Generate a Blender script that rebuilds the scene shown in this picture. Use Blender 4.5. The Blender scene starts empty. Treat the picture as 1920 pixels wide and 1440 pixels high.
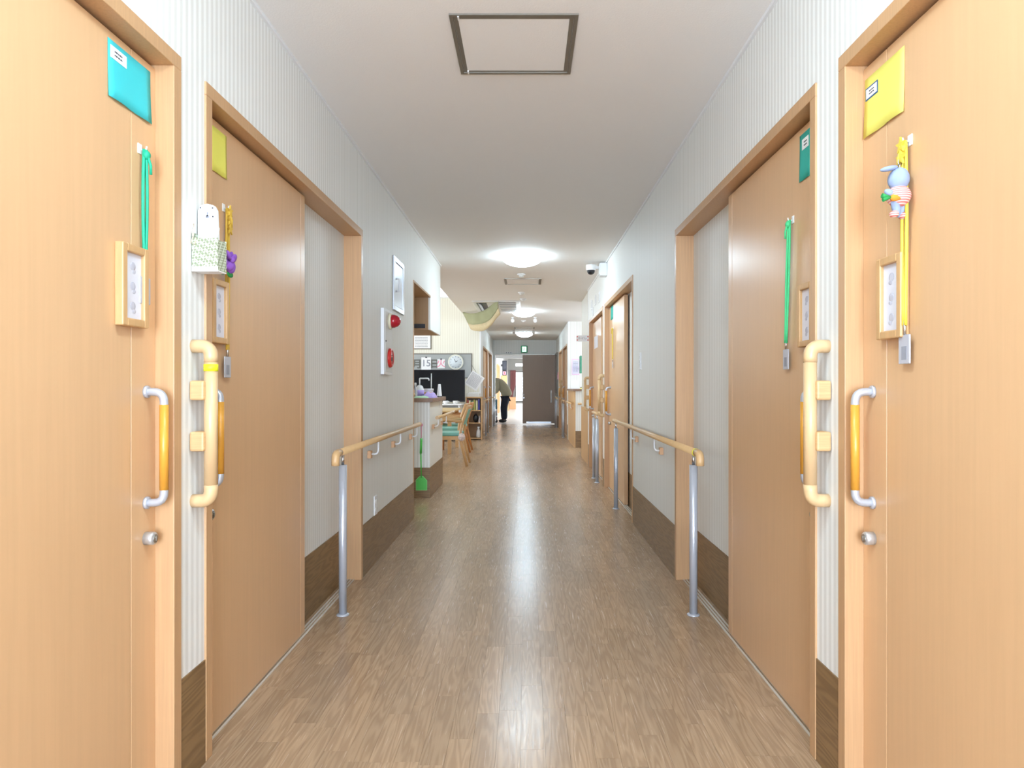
import bpy, bmesh, math, random
from mathutils import Vector, Matrix
random.seed(7)
R = math.radians
sc = bpy.context.scene
C = sc.collection

# ------------------------------------------------------------------ camera, world, big lights, exposure
F, CX, CY, CAMH = 1280.0, 987.0, 724.0, 1.12          # focal length in px, vanishing point, eye height
cam_d = bpy.data.cameras.new('camera'); cam = bpy.data.objects.new('camera', cam_d); C.objects.link(cam)
cam.location = (0, 0, CAMH); cam.rotation_euler = (R(90), 0, 0)
cam_d.sensor_width = 36; cam_d.lens = 36 * F / 1920
cam_d.shift_x = (960 - CX) / 1920; cam_d.shift_y = (CY - 720) / 1920
cam_d.clip_start = 0.02; cam_d.clip_end = 200
sc.camera = cam
w = bpy.data.worlds.new('world'); sc.world = w; w.use_nodes = True
w.node_tree.nodes['Background'].inputs[0].default_value = (0.93, 0.97, 1, 1)
w.node_tree.nodes['Background'].inputs[1].default_value = 2.4
sc.view_settings.view_transform = 'Standard'; sc.view_settings.look = 'None'
sc.view_settings.exposure = 0.84; sc.view_settings.gamma = 1.0; sc.view_settings.use_curve_mapping = False
LAMP = 28.0
sc.cycles.use_adaptive_sampling = True; sc.cycles.adaptive_threshold = .05; sc.cycles.max_bounces = 5; sc.cycles.diffuse_bounces = 4; sc.cycles.glossy_bounces = 3; sc.cycles.transparent_max_bounces = 6; sc.cycles.caustics_reflective = False; sc.cycles.caustics_refractive = False
YE = -3.4        # unseen glazed end behind the viewer, distance set for its light falloff
def area(name, loc, rot, sx, sy, power, col=(1, 0.98, 0.95)):
    l = bpy.data.lights.new(name, 'AREA'); l.shape = 'RECTANGLE'; l.size = sx; l.size_y = sy; l.energy = power; l.color = col
    o = bpy.data.objects.new(name, l); o.location = loc; o.rotation_euler = rot; C.objects.link(o); return o
# area lights added as daylight in window openings out of view
area('added_daylight_behind_viewer', (-0.045, YE+.06, 1.25), (R(90), 0, 0), 1.6, 2.1, 160, (0.71, 0.88, 1.14))  # added light from an assumed window, brightens the near corridor
area('daylight_living_window', (-5.15, 11.0, 1.5), (0, R(-90), 0), 2.0, 4.6, 80, (0.8, 0.91, 1.0))
area('daylight_station_window', (2.55, 12.4, 1.6), (0, R(90), 0), 1.4, 2.4, 13, (0.76, 0.89, 1.08))
area('daylight_end_room_window', (3.45, 28, 1.6), (0, R(90), 0), 2.0, 10, 380, (0.8, 0.91, 1.05))

# ------------------------------------------------------------------ helpers
def PX(x, y, X):            # pixel on a plane X = const -> world
    Y = F * X / (x - CX); return Vector((X, Y, CAMH + (CY - y) * Y / F))
def PY(x, y, Y):            # pixel at a depth Y -> world
    return Vector(((x - CX) * Y / F, Y, CAMH + (CY - y) * Y / F))

class MB:
    def __init__(s): s.v = []; s.f = []; s.m = []; s.smooth = []; s.tone = None
    def add(s, vs, fs, smooth=False, mi=0):
        b = len(s.v); s.v += [Vector(p) for p in vs]
        for f in fs: s.f.append([i + b for i in f]); s.smooth.append(smooth); s.m.append(mi)
        return s
    def box(s, x0, x1, y0, y1, z0, z1, mi=0):
        x0, x1 = min(x0, x1), max(x0, x1); y0, y1 = min(y0, y1), max(y0, y1); z0, z1 = min(z0, z1), max(z0, z1)
        v = [(x0,y0,z0),(x1,y0,z0),(x1,y1,z0),(x0,y1,z0),(x0,y0,z1),(x1,y0,z1),(x1,y1,z1),(x0,y1,z1)]
        return s.add(v, [(0,3,2,1),(4,5,6,7),(0,1,5,4),(1,2,6,5),(2,3,7,6),(3,0,4,7)], False, mi)
    def obox(s, c, u, v, n, a, b, t, mi=0):     # oriented box: centre, axes, full sizes
        c = Vector(c); u = Vector(u).normalized() * a / 2; v = Vector(v).normalized() * b / 2; n = Vector(n).normalized() * t / 2
        p = [c-u-v-n, c+u-v-n, c+u+v-n, c-u+v-n, c-u-v+n, c+u-v+n, c+u+v+n, c-u+v+n]
        return s.add(p, [(0,3,2,1),(4,5,6,7),(0,1,5,4),(1,2,6,5),(2,3,7,6),(3,0,4,7)], False, mi)
    def tube(s, pts, r, n=12, cap=True, mi=0):
        pts = [Vector(p) for p in pts]; rs = r if isinstance(r, (list, tuple)) else [r] * len(pts)
        t0 = (pts[1] - pts[0]).normalized(); up = Vector((0, 0, 1)) if abs(t0.z) < .9 else Vector((1, 0, 0))
        nrm = (up - up.dot(t0) * t0).normalized(); vs = []
        for i, p in enumerate(pts):
            t = ((pts[min(i+1, len(pts)-1)] - pts[max(i-1, 0)])).normalized()
            nrm = (nrm - nrm.dot(t) * t).normalized(); bi = t.cross(nrm)
            for k in range(n):
                a = 2 * math.pi * k / n; vs.append(p + (nrm * math.cos(a) + bi * math.sin(a)) * rs[i])
        fs = [(i*n+k, i*n+(k+1) % n, (i+1)*n+(k+1) % n, (i+1)*n+k) for i in range(len(pts)-1) for k in range(n)]
        s.add(vs, fs, True, mi)
        if cap:
            b = len(s.v) - len(vs)
            s.f.append([b+k for k in range(n)][::-1]); s.smooth.append(False); s.m.append(mi)
            e = b + (len(pts)-1)*n
            s.f.append([e+k for k in range(n)]); s.smooth.append(False); s.m.append(mi)
        return s
    def lathe(s, c, axis, prof, n=28, mi=0, smooth=True):   # prof: list of (radius, height along axis)
        c = Vector(c); ax = Vector(axis).normalized(); u = ax.orthogonal().normalized(); v = ax.cross(u); vs = []
        for (r, h) in prof:
            for k in range(n):
                a = 2*math.pi*k/n; vs.append(c + ax*h + (u*math.cos(a)+v*math.sin(a))*max(r, 1e-5))
        fs = [(i*n+k, i*n+(k+1) % n, (i+1)*n+(k+1) % n, (i+1)*n+k) for i in range(len(prof)-1) for k in range(n)]
        fs.append(tuple(range(n))[::-1]); fs.append(tuple((len(prof)-1)*n + k for k in range(n)))
        return s.add(vs, fs, smooth, mi)
    def ball(s, c, rx, ry, rz, n=14, m=10, rot=None, mi=0):
        c = Vector(c); vs = []; rot = rot or Matrix.Identity(3)
        for i in range(m+1):
            t = math.pi*i/m
            for k in range(n):
                a = 2*math.pi*k/n
                vs.append(c + rot @ Vector((rx*math.sin(t)*math.cos(a), ry*math.sin(t)*math.sin(a), rz*math.cos(t))))
        fs = [(i*n+k, (i+1)*n+k, (i+1)*n+(k+1) % n, i*n+(k+1) % n) for i in range(m) for k in range(n)]
        return s.add(vs, fs, True, mi)
    def prism(s, pts, off, mi=0):               # polygon of 3-D points pushed along off
        n = len(pts); off = Vector(off); vs = [Vector(p) for p in pts] + [Vector(p) + off for p in pts]
        fs = [tuple(range(n))[::-1], tuple(range(n, 2*n))] + [(k, (k+1) % n, n+(k+1) % n, n+k) for k in range(n)]
        return s.add(vs, fs, False, mi)
    def sheet(s, rows, th, mi=0):               # grid of points given thickness th (vector)
        a, b = len(rows), len(rows[0]); th = Vector(th)
        vs = [Vector(p) for r in rows for p in r] + [Vector(p) + th for r in rows for p in r]; n = a*b; fs = []
        for i in range(a-1):
            for k in range(b-1):
                q = (i*b+k, i*b+k+1, (i+1)*b+k+1, (i+1)*b+k); fs.append(q); fs.append(tuple(n+j for j in q[::-1]))
        ring = [k for k in range(b)] + [i*b+b-1 for i in range(1, a)] + [(a-1)*b+k for k in range(b-2, -1, -1)] + [i*b for i in range(a-2, 0, -1)]
        for j in range(len(ring)): p, q = ring[j], ring[(j+1) % len(ring)]; fs.append((q, p, n+p, n+q))
        return s.add(vs, fs, True, mi)
    def build(s, name, mat, parent=None, bevel=0, sharp=True):
        me = bpy.data.meshes.new(name)
        if parent is not None: org = parent['_o'] if '_o' in parent else (0, 0, 0); org = Vector(org)
        else:
            xs = [p.x for p in s.v]; ys = [p.y for p in s.v]; zs = [p.z for p in s.v]
            org = Vector(((min(xs)+max(xs))/2, (min(ys)+max(ys))/2, min(zs)))
        me.from_pydata([tuple(p - org) for p in s.v], [], s.f)
        mats = mat if isinstance(mat, (list, tuple)) else [mat]
        for m in mats: me.materials.append(m)
        me.polygons.foreach_set('use_smooth', s.smooth); me.polygons.foreach_set('material_index', s.m)
        if s.tone:
            at = me.attributes.new('tone', 'FLOAT', 'FACE'); at.data.foreach_set('value', s.tone)
        bm = bmesh.new(); bm.from_mesh(me); bmesh.ops.recalc_face_normals(bm, faces=bm.faces); bm.to_mesh(me); bm.free()
        me.update()
        o = bpy.data.objects.new(name, me); C.objects.link(o)
        if parent is None: o.location = org; o['_o'] = tuple(org)
        else: o.parent = parent; o['_o'] = tuple(org)
        if bevel:
            b = o.modifiers.new('bevel', 'BEVEL'); b.width = bevel; b.segments = 2; b.limit_method = 'ANGLE'; b.angle_limit = R(40)
        return o
def tag(o, label, cat, group=None, kind=None):
    o['label'] = label; o['category'] = cat
    if group: o['group'] = group
    if kind: o['kind'] = kind
    return o
def thing(name, base, label, cat, group=None, kind=None):
    o = bpy.data.objects.new(name, None); o.location = base; o['_o'] = tuple(base); o.empty_display_size = .05; C.objects.link(o)
    return tag(o, label, cat, group, kind)
def bend(pts, r, n=6):       # round the corners of a polyline
    pts = [Vector(p) for p in pts]; out = [pts[0]]
    for i in range(1, len(pts)-1):
        a = (pts[i-1]-pts[i]).normalized(); b = (pts[i+1]-pts[i]).normalized(); p0 = pts[i]+a*r; p1 = pts[i]+b*r
        for k in range(n+1):
            t = k/n; out.append(p0*(1-t)**2 + pts[i]*2*t*(1-t) + p1*t*t)
    out.append(pts[-1]); return out
def text(body, name, mat, parent, loc, size, rot=(R(90), 0, 0), ext=.0006, align='CENTER', label=None, off=0.0):
    cu = bpy.data.curves.new(name, 'FONT'); cu.body = body; cu.size = size; cu.extrude = ext; cu.offset = off; cu.align_x = align; cu.align_y = 'CENTER'
    t = bpy.data.objects.new(name + '_source', cu); C.objects.link(t)
    me = bpy.data.meshes.new_from_object(t.evaluated_get(bpy.context.evaluated_depsgraph_get()))
    bpy.data.objects.remove(t); bpy.data.curves.remove(cu)
    me.name = name; me.materials.clear(); me.materials.append(mat)
    o = bpy.data.objects.new(name, me); C.objects.link(o)
    if parent is not None: o.parent = parent; o.location = Vector(loc) - Vector(parent['_o'])
    else: o.location = loc
    o.rotation_euler = rot; return o

# ------------------------------------------------------------------ materials
def srgb(r, g, b):
    f = lambda c: (c/255)/12.92 if c <= 10 else (((c/255)+.055)/1.055)**2.4
    return (f(r), f(g), f(b), 1)
def mat(name, col, rough=.5, metal=0, spec=None, emit=0, coat=0, noise=0, nscale=(20, 20, 20), bump=0, bscale=200, bumpd=.001):
    m = bpy.data.materials.new(name); m.use_nodes = True; nt = m.node_tree; b = nt.nodes['Principled BSDF']
    c = srgb(*col); b.inputs['Base Color'].default_value = c; b.inputs['Roughness'].default_value = rough
    b.inputs['Metallic'].default_value = metal
    if spec is not None: b.inputs['Specular IOR Level'].default_value = spec
    if coat: b.inputs['Coat Weight'].default_value = coat; b.inputs['Coat Roughness'].default_value = .1
    if emit: b.inputs['Emission Color'].default_value = c; b.inputs['Emission Strength'].default_value = emit
    g = nt.nodes.new('ShaderNodeNewGeometry')
    if noise:
        mp = nt.nodes.new('ShaderNodeMapping'); mp.inputs['Scale'].default_value = nscale
        n = nt.nodes.new('ShaderNodeTexNoise'); n.inputs['Scale'].default_value = 1; n.inputs['Detail'].default_value = 5; n.inputs['Roughness'].default_value = .6
        r = nt.nodes.new('ShaderNodeValToRGB'); r.color_ramp.elements[0].position = .3; r.color_ramp.elements[1].position = .7
        r.color_ramp.elements[0].color = tuple(x*(1-noise) for x in c[:3]) + (1,); r.color_ramp.elements[1].color = tuple(min(1, x*(1+noise)) for x in c[:3]) + (1,)
        nt.links.new(g.outputs['Position'], mp.inputs[0]); nt.links.new(mp.outputs[0], n.inputs['Vector'])
        nt.links.new(n.outputs[0], r.inputs[0]); nt.links.new(r.outputs[0], b.inputs['Base Color'])
    if bump:
        n2 = nt.nodes.new('ShaderNodeTexNoise'); n2.inputs['Scale'].default_value = bscale; n2.inputs['Detail'].default_value = 3
        bp = nt.nodes.new('ShaderNodeBump'); bp.inputs['Strength'].default_value = bump; bp.inputs['Distance'].default_value = bumpd
        nt.links.new(g.outputs['Position'], n2.inputs['Vector']); nt.links.new(n2.outputs[0], bp.inputs['Height']); nt.links.new(bp.outputs[0], b.inputs['Normal'])
    return m
def wallpaper(name, c0, c1, period=.031):
    m = bpy.data.materials.new(name); m.use_nodes = True; nt = m.node_tree; b = nt.nodes['Principled BSDF']
    N = nt.nodes.new; L = nt.links.new
    g = N('ShaderNodeNewGeometry'); s = N('ShaderNodeSeparateXYZ'); L(g.outputs['Position'], s.inputs[0])
    a = N('ShaderNodeMath'); a.operation = 'ADD'; L(s.outputs[0], a.inputs[0]); L(s.outputs[1], a.inputs[1])
    mu = N('ShaderNodeMath'); mu.operation = 'MULTIPLY'; mu.inputs[1].default_value = 2*math.pi/period; L(a.outputs[0], mu.inputs[0])
    si = N('ShaderNodeMath'); si.operation = 'SINE'; L(mu.outputs[0], si.inputs[0])
    r = N('ShaderNodeMapRange'); r.inputs[1].default_value = -.6; r.inputs[2].default_value = .6; L(si.outputs[0], r.inputs[0])
    mx = N('ShaderNodeMix'); mx.data_type = 'RGBA'; mx.inputs[6].default_value = srgb(*c0); mx.inputs[7].default_value = srgb(*c1)
    L(r.outputs[0], mx.inputs[0]); L(mx.outputs[2], b.inputs['Base Color']); b.inputs['Roughness'].default_value = .55
    bp = N('ShaderNodeBump'); bp.inputs['Strength'].default_value = .25; bp.inputs['Distance'].default_value = .001; L(r.outputs[0], bp.inputs['Height']); L(bp.outputs[0], b.inputs['Normal'])
    return m
def plankmat(name, cols, tonevar=True, rough=.3, gscale=(26, 2.2, 1), bumpk=.25):
    m = bpy.data.materials.new(name); m.use_nodes = True; nt = m.node_tree; b = nt.nodes['Principled BSDF']; N = nt.nodes.new; L = nt.links.new
    g = N('ShaderNodeNewGeometry'); at = N('ShaderNodeAttribute'); at.attribute_name = 'tone'
    cb = N('ShaderNodeCombineXYZ'); m1 = N('ShaderNodeMath'); m1.operation = 'MULTIPLY'; m1.inputs[1].default_value = 37; L(at.outputs['Fac'], m1.inputs[0])
    for i in range(3): L(m1.outputs[0], cb.inputs[i])
    ad = N('ShaderNodeVectorMath'); ad.operation = 'ADD'; L(g.outputs['Position'], ad.inputs[0]); L(cb.outputs[0], ad.inputs[1])
    mp = N('ShaderNodeMapping'); mp.inputs['Scale'].default_value = gscale; L(ad.outputs[0], mp.inputs[0])
    # cathedral grain: warped bands
    n0 = N('ShaderNodeTexNoise'); n0.inputs['Scale'].default_value = .7; n0.inputs['Detail'].default_value = 2; L(mp.outputs[0], n0.inputs['Vector'])
    k = N('ShaderNodeMath'); k.operation = 'MULTIPLY'; k.inputs[1].default_value = 62; L(n0.outputs[0], k.inputs[0])
    sn = N('ShaderNodeMath'); sn.operation = 'SINE'; L(k.outputs[0], sn.inputs[0])
    mp2 = N('ShaderNodeMapping'); mp2.inputs['Scale'].default_value = (gscale[0]*9, gscale[1]*3, gscale[2]*4); L(ad.outputs[0], mp2.inputs[0])
    n1 = N('ShaderNodeTexNoise'); n1.inputs['Scale'].default_value = 1; n1.inputs['Detail'].default_value = 3; L(mp2.outputs[0], n1.inputs['Vector'])
    mr = N('ShaderNodeMapRange'); mr.inputs[1].default_value = -1; mr.inputs[2].default_value = 1; mr.inputs[3].default_value = .1; mr.inputs[4].default_value = .7; L(sn.outputs[0], mr.inputs[0])
    av = N('ShaderNodeMath'); av.operation = 'MULTIPLY_ADD'; av.inputs[1].default_value = .36; L(n1.outputs[0], av.inputs[0])
    hf = N('ShaderNodeMath'); hf.operation = 'MULTIPLY'; hf.inputs[1].default_value = .75; L(mr.outputs[0], hf.inputs[0]); L(hf.outputs[0], av.inputs[2])
    rp = N('ShaderNodeValToRGB'); e = rp.color_ramp.elements; e[0].position = .25; e[0].color = srgb(*cols[0]); e[1].position = .72; e[1].color = srgb(*cols[1]); L(av.outputs[0], rp.inputs[0])
    hs = N('ShaderNodeMapRange'); hs.inputs[3].default_value = .88 if tonevar else 1; hs.inputs[4].default_value = 1.09 if tonevar else 1; L(at.outputs['Fac'], hs.inputs[0])
    vm = N('ShaderNodeVectorMath'); vm.operation = 'SCALE'; L(rp.outputs[0], vm.inputs[0]); L(hs.outputs[0], vm.inputs['Scale']); L(vm.outputs[0], b.inputs['Base Color'])
    rr = N('ShaderNodeMapRange'); rr.inputs[3].default_value = rough-.06; rr.inputs[4].default_value = rough+.08; L(n1.outputs[0], rr.inputs[0]); L(rr.outputs[0], b.inputs['Roughness'])
    bp = N('ShaderNodeBump'); bp.inputs['Strength'].default_value = bumpk; bp.inputs['Distance'].default_value = .0008; L(av.outputs[0], bp.inputs['Height']); L(bp.outputs[0], b.inputs['Normal'])
    return m
M = {}
M['paper'] = wallpaper('striped_wallpaper', (244, 244, 240), (227, 226, 220))
M['paper_cream'] = wallpaper('cream_wallpaper', (240, 238, 224), (232, 229, 214), .05)
M['ceil'] = mat('ceiling_paper', (243, 240, 236), .8, bump=.3, bscale=160, bumpd=.002)
M['leaf'] = mat('peach_door_laminate', (216, 174, 130), .31, noise=.03, nscale=(60, 60, 2.5), bump=.06, bscale=300, bumpd=.0004)
M['jamb'] = mat('maple_frame_laminate', (197, 155, 112), .4, noise=.08, nscale=(130, 130, 3))
M['head'] = M['jamb']
M['board'] = plankmat('oak_baseboard', ((121, 92, 57), (143, 112, 73)), False, .4, (2, 2.2, 22), .1)
M['plank'] = plankmat('oak_floor_plank', ((163, 134, 104), (182, 153, 121)), True, .24, bumpk=.12)
M['gap'] = mat('floor_joint', (110, 82, 58), .6)
M['alu'] = mat('brushed_aluminium', (190, 192, 196), .32, 1)
M['alu_d'] = mat('bronze_aluminium', (150, 145, 136), .38, .85)
M['track'] = mat('pale_track', (214, 206, 194), .4)
M['lockm'] = mat('satin_lock', (205, 204, 202), .33, .6)
M['chrome'] = mat('satin_chrome', (205, 206, 210), .2, 1)
M['silver'] = mat('silver_paint', (192, 195, 202), .3, .35)
M['grip'] = mat('honey_wood_grip', (220, 156, 58), .32, noise=.06, nscale=(90, 90, 6))
M['railw'] = mat('beech_resin_rail', (216, 177, 126), .36, noise=.05, nscale=(40, 40, 40))
M['barw'] = mat('cream_resin_bar', (215, 181, 135), .38)
M['block'] = mat('beech_block', (208, 168, 118), .45, noise=.12, nscale=(12, 12, 220))
M['block2'] = mat('peach_block', (219, 172, 128), .45)
M['white'] = mat('white_plastic', (238, 238, 238), .4)
M['offw'] = mat('offwhite_plastic', (226, 226, 222), .45)
M['black'] = mat('black_plastic', (22, 24, 30), .3)
M['screen'] = mat('tv_glass', (14, 17, 26), .12)
M['red'] = mat('red_plastic', (205, 48, 40), .35)
M['lens'] = mat('red_lens', (178, 18, 40), .15, coat=.5)
M['teal'] = mat('teal_paper', (62, 198, 204), .7); M['teal2'] = mat('green_teal_paper', (48, 172, 156), .7)
M['yel'] = mat('yellow_paper', (236, 230, 104), .7); M['yel2'] = mat('pale_yellow_paper', (236, 226, 110), .7)
M['wpaper'] = mat('white_paper', (242, 242, 242), .75)
M['blue'] = mat('blue_border', (38, 92, 140), .6)
M['ink'] = mat('dark_ink', (60, 62, 70), .7); M['faint'] = mat('faint_ink', (196, 196, 208), .7); M['inkl'] = mat('soft_grey_ink', (150, 152, 162), .7)
M['gcord'] = mat('green_cord', (28, 172, 132), .6); M['gcord2'] = mat('mint_cord', (70, 196, 128), .6)
M['ycord'] = mat('yellow_cord', (232, 204, 74), .6); M['ycord2'] = mat('mustard_cord', (220, 180, 66), .6)
M['plate'] = mat('pale_plate', (226, 226, 236), .5)
M['tagm'] = mat('clear_grey_tag', (186, 186, 194), .4)
M['tape'] = mat('neon_yellow_tape', (232, 232, 40), .5)
M['gbox'] = None
M['purple'] = mat('purple_petal', (148, 92, 200), .7); M['lilac'] = mat('lilac_cloth', (190, 170, 228), .85); M['mint'] = mat('pale_green_cloth', (188, 224, 190), .85)
M['counter'] = mat('brown_worktop', (142, 112, 92), .4, noise=.15, nscale=(30, 30, 30))
M['cabw'] = mat('tan_cabinet_side', (176, 140, 100), .5, noise=.05, nscale=(60, 60, 4))
M['lime'] = mat('lime_plastic', (84, 196, 84), .45); M['pink'] = mat('pink_string', (232, 150, 176), .7)
M['cwood'] = mat('chair_beech', (205, 163, 112), .42, noise=.08, nscale=(70, 70, 8)); M['cwood2'] = mat('chair_amber', (184, 122, 66), .42, noise=.08, nscale=(70, 70, 8))
M['aqua'] = mat('aqua_vinyl', (122, 184, 172), .5)
M['table'] = mat('pale_table_top', (222, 192, 140), .35, noise=.06, nscale=(8, 60, 30))
M['bgrey'] = mat('grey_pinboard', (168, 172, 172), .85, noise=.03, nscale=(200, 200, 200)); M['bframe'] = mat('taupe_frame', (120, 114, 104), .5)
M['cardg'] = mat('grey_letter', (104, 104, 98), .7); M['pinkl'] = mat('pink_letter', (236, 160, 180), .7)
M['olive'] = mat('olive_cloth', (150, 150, 114), .9); M['straw'] = mat('straw_band', (198, 180, 142), .9, noise=.12, nscale=(60, 60, 10))
M['greydoor'] = mat('taupe_door', (156, 133, 115), .45, noise=.03, nscale=(60, 60, 3))
M['endfloor'] = mat('pale_vinyl_floor', (186, 178, 170), .3)
M['exitg'] = mat('exit_green', (40, 150, 96), .5); M['exitw'] = mat('exit_lit_panel', (205, 240, 222), .4, emit=.9)
M['lamp'] = mat('lit_opal_dome', (216, 240, 255), .4, emit=LAMP)
M['curtain'] = mat('pink_curtain', (205, 140, 142), .9); M['card'] = mat('cardboard', (198, 152, 110), .8)
M['knit'] = mat('khaki_knit', (162, 154, 130), .95, noise=.06, nscale=(90, 90, 90)); M['navy'] = mat('dark_navy_trousers', (30, 32, 44), .9)
M['skin'] = mat('skin', (205, 160, 132), .6); M['hair'] = mat('dark_hair', (44, 38, 34), .7); M['shoe'] = mat('black_shoe', (28, 28, 30), .6)
M['slate'] = mat('slate_teal_cloth', (92, 122, 132), .9)
M['bunny'] = mat('grey_blue_plush', (150, 166, 196), .95); M['orange'] = mat('orange_felt', (236, 150, 50), .9); M['leafg'] = mat('leaf_green_felt', (46, 150, 78), .9)
M['bisque'] = mat('book_cream', (228, 220, 178), .7); M['bblue'] = mat('book_blue', (86, 84, 168), .6); M['bred'] = mat('book_red', (180, 84, 74), .6)
M['bolive'] = mat('book_olive', (176, 172, 96), .7); M['bgreen'] = mat('book_green', (90, 140, 104), .6)
M['notice'] = mat('pink_notice', (236, 206, 228), .7); M['binder'] = mat('green_binder', (60, 150, 120), .5)
M['fabric'] = mat('patterned_fabric', (214, 196, 190), .9, noise=.5, nscale=(90, 90, 90))
M['wbeige'] = wallpaper('beige_wallpaper', (214, 209, 197), (203, 197, 184))
def stripes(name, c0, c1, per, ax=2):
    m = wallpaper(name, c0, c1, per); nt = m.node_tree
    a = [n for n in nt.nodes if n.type == 'MATH' and n.operation == 'ADD'][0]; s = [n for n in nt.nodes if n.type == 'SEPXYZ'][0]
    for l in list(a.inputs[0].links) + list(a.inputs[1].links): nt.links.remove(l)
    nt.links.new(s.outputs[ax], a.inputs[0]); a.inputs[1].default_value = 0; return m
M['shirt'] = stripes('pink_striped_shirt', (226, 118, 108), (236, 212, 206), .0052)
def checker(name, c0, c1, sc_):
    m = bpy.data.materials.new(name); m.use_nodes = True; nt = m.node_tree; b = nt.nodes['Principled BSDF']
    g = nt.nodes.new('ShaderNodeNewGeometry'); mp = nt.nodes.new('ShaderNodeMapping'); mp.inputs['Rotation'].default_value = (R(45), R(45), R(20)); ck = nt.nodes.new('ShaderNodeTexChecker')
    ck.inputs['Scale'].default_value = sc_; ck.inputs[1].default_value = srgb(*c0); ck.inputs[2].default_value = srgb(*c1)
    nt.links.new(g.outputs['Position'], mp.inputs[0]); nt.links.new(mp.outputs[0], ck.inputs[0]); nt.links.new(ck.outputs[0], b.inputs['Base Color']); b.inputs['Roughness'].default_value = .8
    return m
M['gbox'] = checker('green_woven_pattern', (142, 150, 118), (206, 212, 192), 150)
def glass():
    m = bpy.data.materials.new('window_glass'); m.use_nodes = True; nt = m.node_tree; nt.nodes.remove(nt.nodes['Principled BSDF'])
    t = nt.nodes.new('ShaderNodeBsdfTransparent'); gl = nt.nodes.new('ShaderNodeBsdfGlossy'); gl.inputs['Roughness'].default_value = .02
    mx = nt.nodes.new('ShaderNodeMixShader'); mx.inputs[0].default_value = .07
    nt.links.new(t.outputs[0], mx.inputs[1]); nt.links.new(gl.outputs[0], mx.inputs[2]); nt.links.new(mx.outputs[0], nt.nodes['Material Output'].inputs[0]); return m
M['glass'] = glass()

# ------------------------------------------------------------------ the setting
XL, XR, H, DT = -0.96, 0.871, 2.467, 2.03          # wall faces, ceiling, door frame top
T = .13
def st(mb, name, m, label, cat): o = mb.build(name, m); return tag(o, label, cat, None, 'structure')

fl = MB().box(-5.3, 2.7, YE-.1, 20.0, -.08, -.006)
floor = st(fl, 'floor', M['gap'], 'glossy brown oak plank floor running down the corridor', 'floor')
PW = .0755; cand = []
x = -1.075; col = 0
while x < 1.0:
    y = -3.4 + random.random() * .3
    while y < 20:
        ln = random.choice((.30, .36, .45, .45, .6)); cand.append((x, min(x + PW, .995), y, min(y + ln, 20.0))); y += ln
    x += PW
xl = -1.075
while xl > -2.8:                                         # the living room side
    y = 5.0 - random.random() * .4
    while y < 14.6:
        ln = random.choice((.36, .45, .6)); cand.append((xl - PW, xl, y, min(y + ln, 14.6))); y += ln
    xl -= PW
xr = .995
while xr < 1.5:
    y = 10.9 - random.random() * .3
    while y < 14.2:
        ln = random.choice((.36, .45, .6)); cand.append((xr, xr + PW, y, min(y + ln, 14.25))); y += ln
    xr += PW
def inview(c): return c[3] > 2.16 and abs((c[0]+c[1])/2/((c[2]+c[3])/2)) < .76 and c[0] > -1.08
vis = sorted([c for c in cand if inview(c)], key=lambda c: c[2])[:300]; vs_ = set(vis)
stuff = MB(); stuff.tone = []
G = .0003
for c in cand:
    tone = random.random()
    if c in vs_:
        b = MB().box(c[0]+G, c[1]-G, c[2]+G, c[3]-G, -.0062, 0); b.tone = [tone]*6
        b.build('plank', M['plank'], floor)
    else: stuff.box(c[0]+G, c[1]-G, c[2]+G, c[3]-G, -.0062, 0); stuff.tone += [tone]*6
so = stuff.build('far_planks', M['plank'], floor); so['kind'] = 'stuff'

# walls of the corridor
D = {'L1': (-.06, 1.889), 'L2': (2.035, 3.985), 'R1': (-.06, 1.895), 'R2': (2.045, 3.985), 'R3': (5.57, 7.59), 'R4': (7.74, 9.46)}
wl = MB()
for a, b in ((YE, D['L1'][0]), (D['L1'][1], D['L2'][0]), (D['L2'][1], 5.8)): wl.box(XL-T, XL, a, b, 0, H)
for k in ('L1', 'L2'): wl.box(XL-T, XL, D[k][0], D[k][1], DT, H)
wl.box(XL-.5, XL, 5.8, 6.82, 2.02, H)                    # bulkhead above the pass-through
st(wl, 'wall_left', M['paper'], 'corridor wall with striped white paper beside the fire alarm', 'wall')
wr = MB()
for a, b in ((YE, D['R1'][0]), (D['R1'][1], D['R2'][0]), (D['R2'][1], D['R3'][0]), (D['R3'][1], D['R4'][0]), (D['R4'][1], 9.6)): wr.box(XR, XR+T, a, b, 0, H)
for k in ('R1', 'R2', 'R3', 'R4'): wr.box(XR, XR+T, D[k][0], D[k][1], DT, H)
st(wr, 'wall_right', M['paper'], 'corridor wall with striped white paper carrying the security camera', 'wall')
wm = MB().box(XR+.012, XR+T, 9.6, 10.9, 0, H).box(XR+T, 2.6, 10.8, 10.9, 0, H)
st(wm, 'wall_right_middle', M['wbeige'], 'plain beige papered wall piece past the last near door', 'wall')
ws = MB().box(XR, 2.6, 14.25, 14.4, 0, H)
st(ws, 'wall_station', M['paper'], 'bright striped wall behind the staff counter with notices', 'wall')
wv = MB().box(2.6, 2.7, 10.8, 14.4, 0, .9).box(2.6, 2.7, 10.8, 14.4, 2.3, H).box(2.6, 2.7, 10.8, 11.2, .9, 2.3).box(2.6, 2.7, 13.6, 14.4, .9, 2.3)
st(wv, 'wall_station_side', M['paper'], 'outer wall of the staff nook with its window', 'wall')
wf = MB()
L3, L4 = (15.45, 17.25), (17.45, 19.3); R5, R6 = (14.6, 16.4), (16.6, 18.3)
for a, b in ((14.75, L3[0]), (L3[1], L4[0]), (L4[1], 20.0)): wf.box(-.98-T, -.98, a, b, 0, H)
for d in (L3, L4): wf.box(-.98-T, -.98, d[0], d[1], DT, H)
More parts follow.
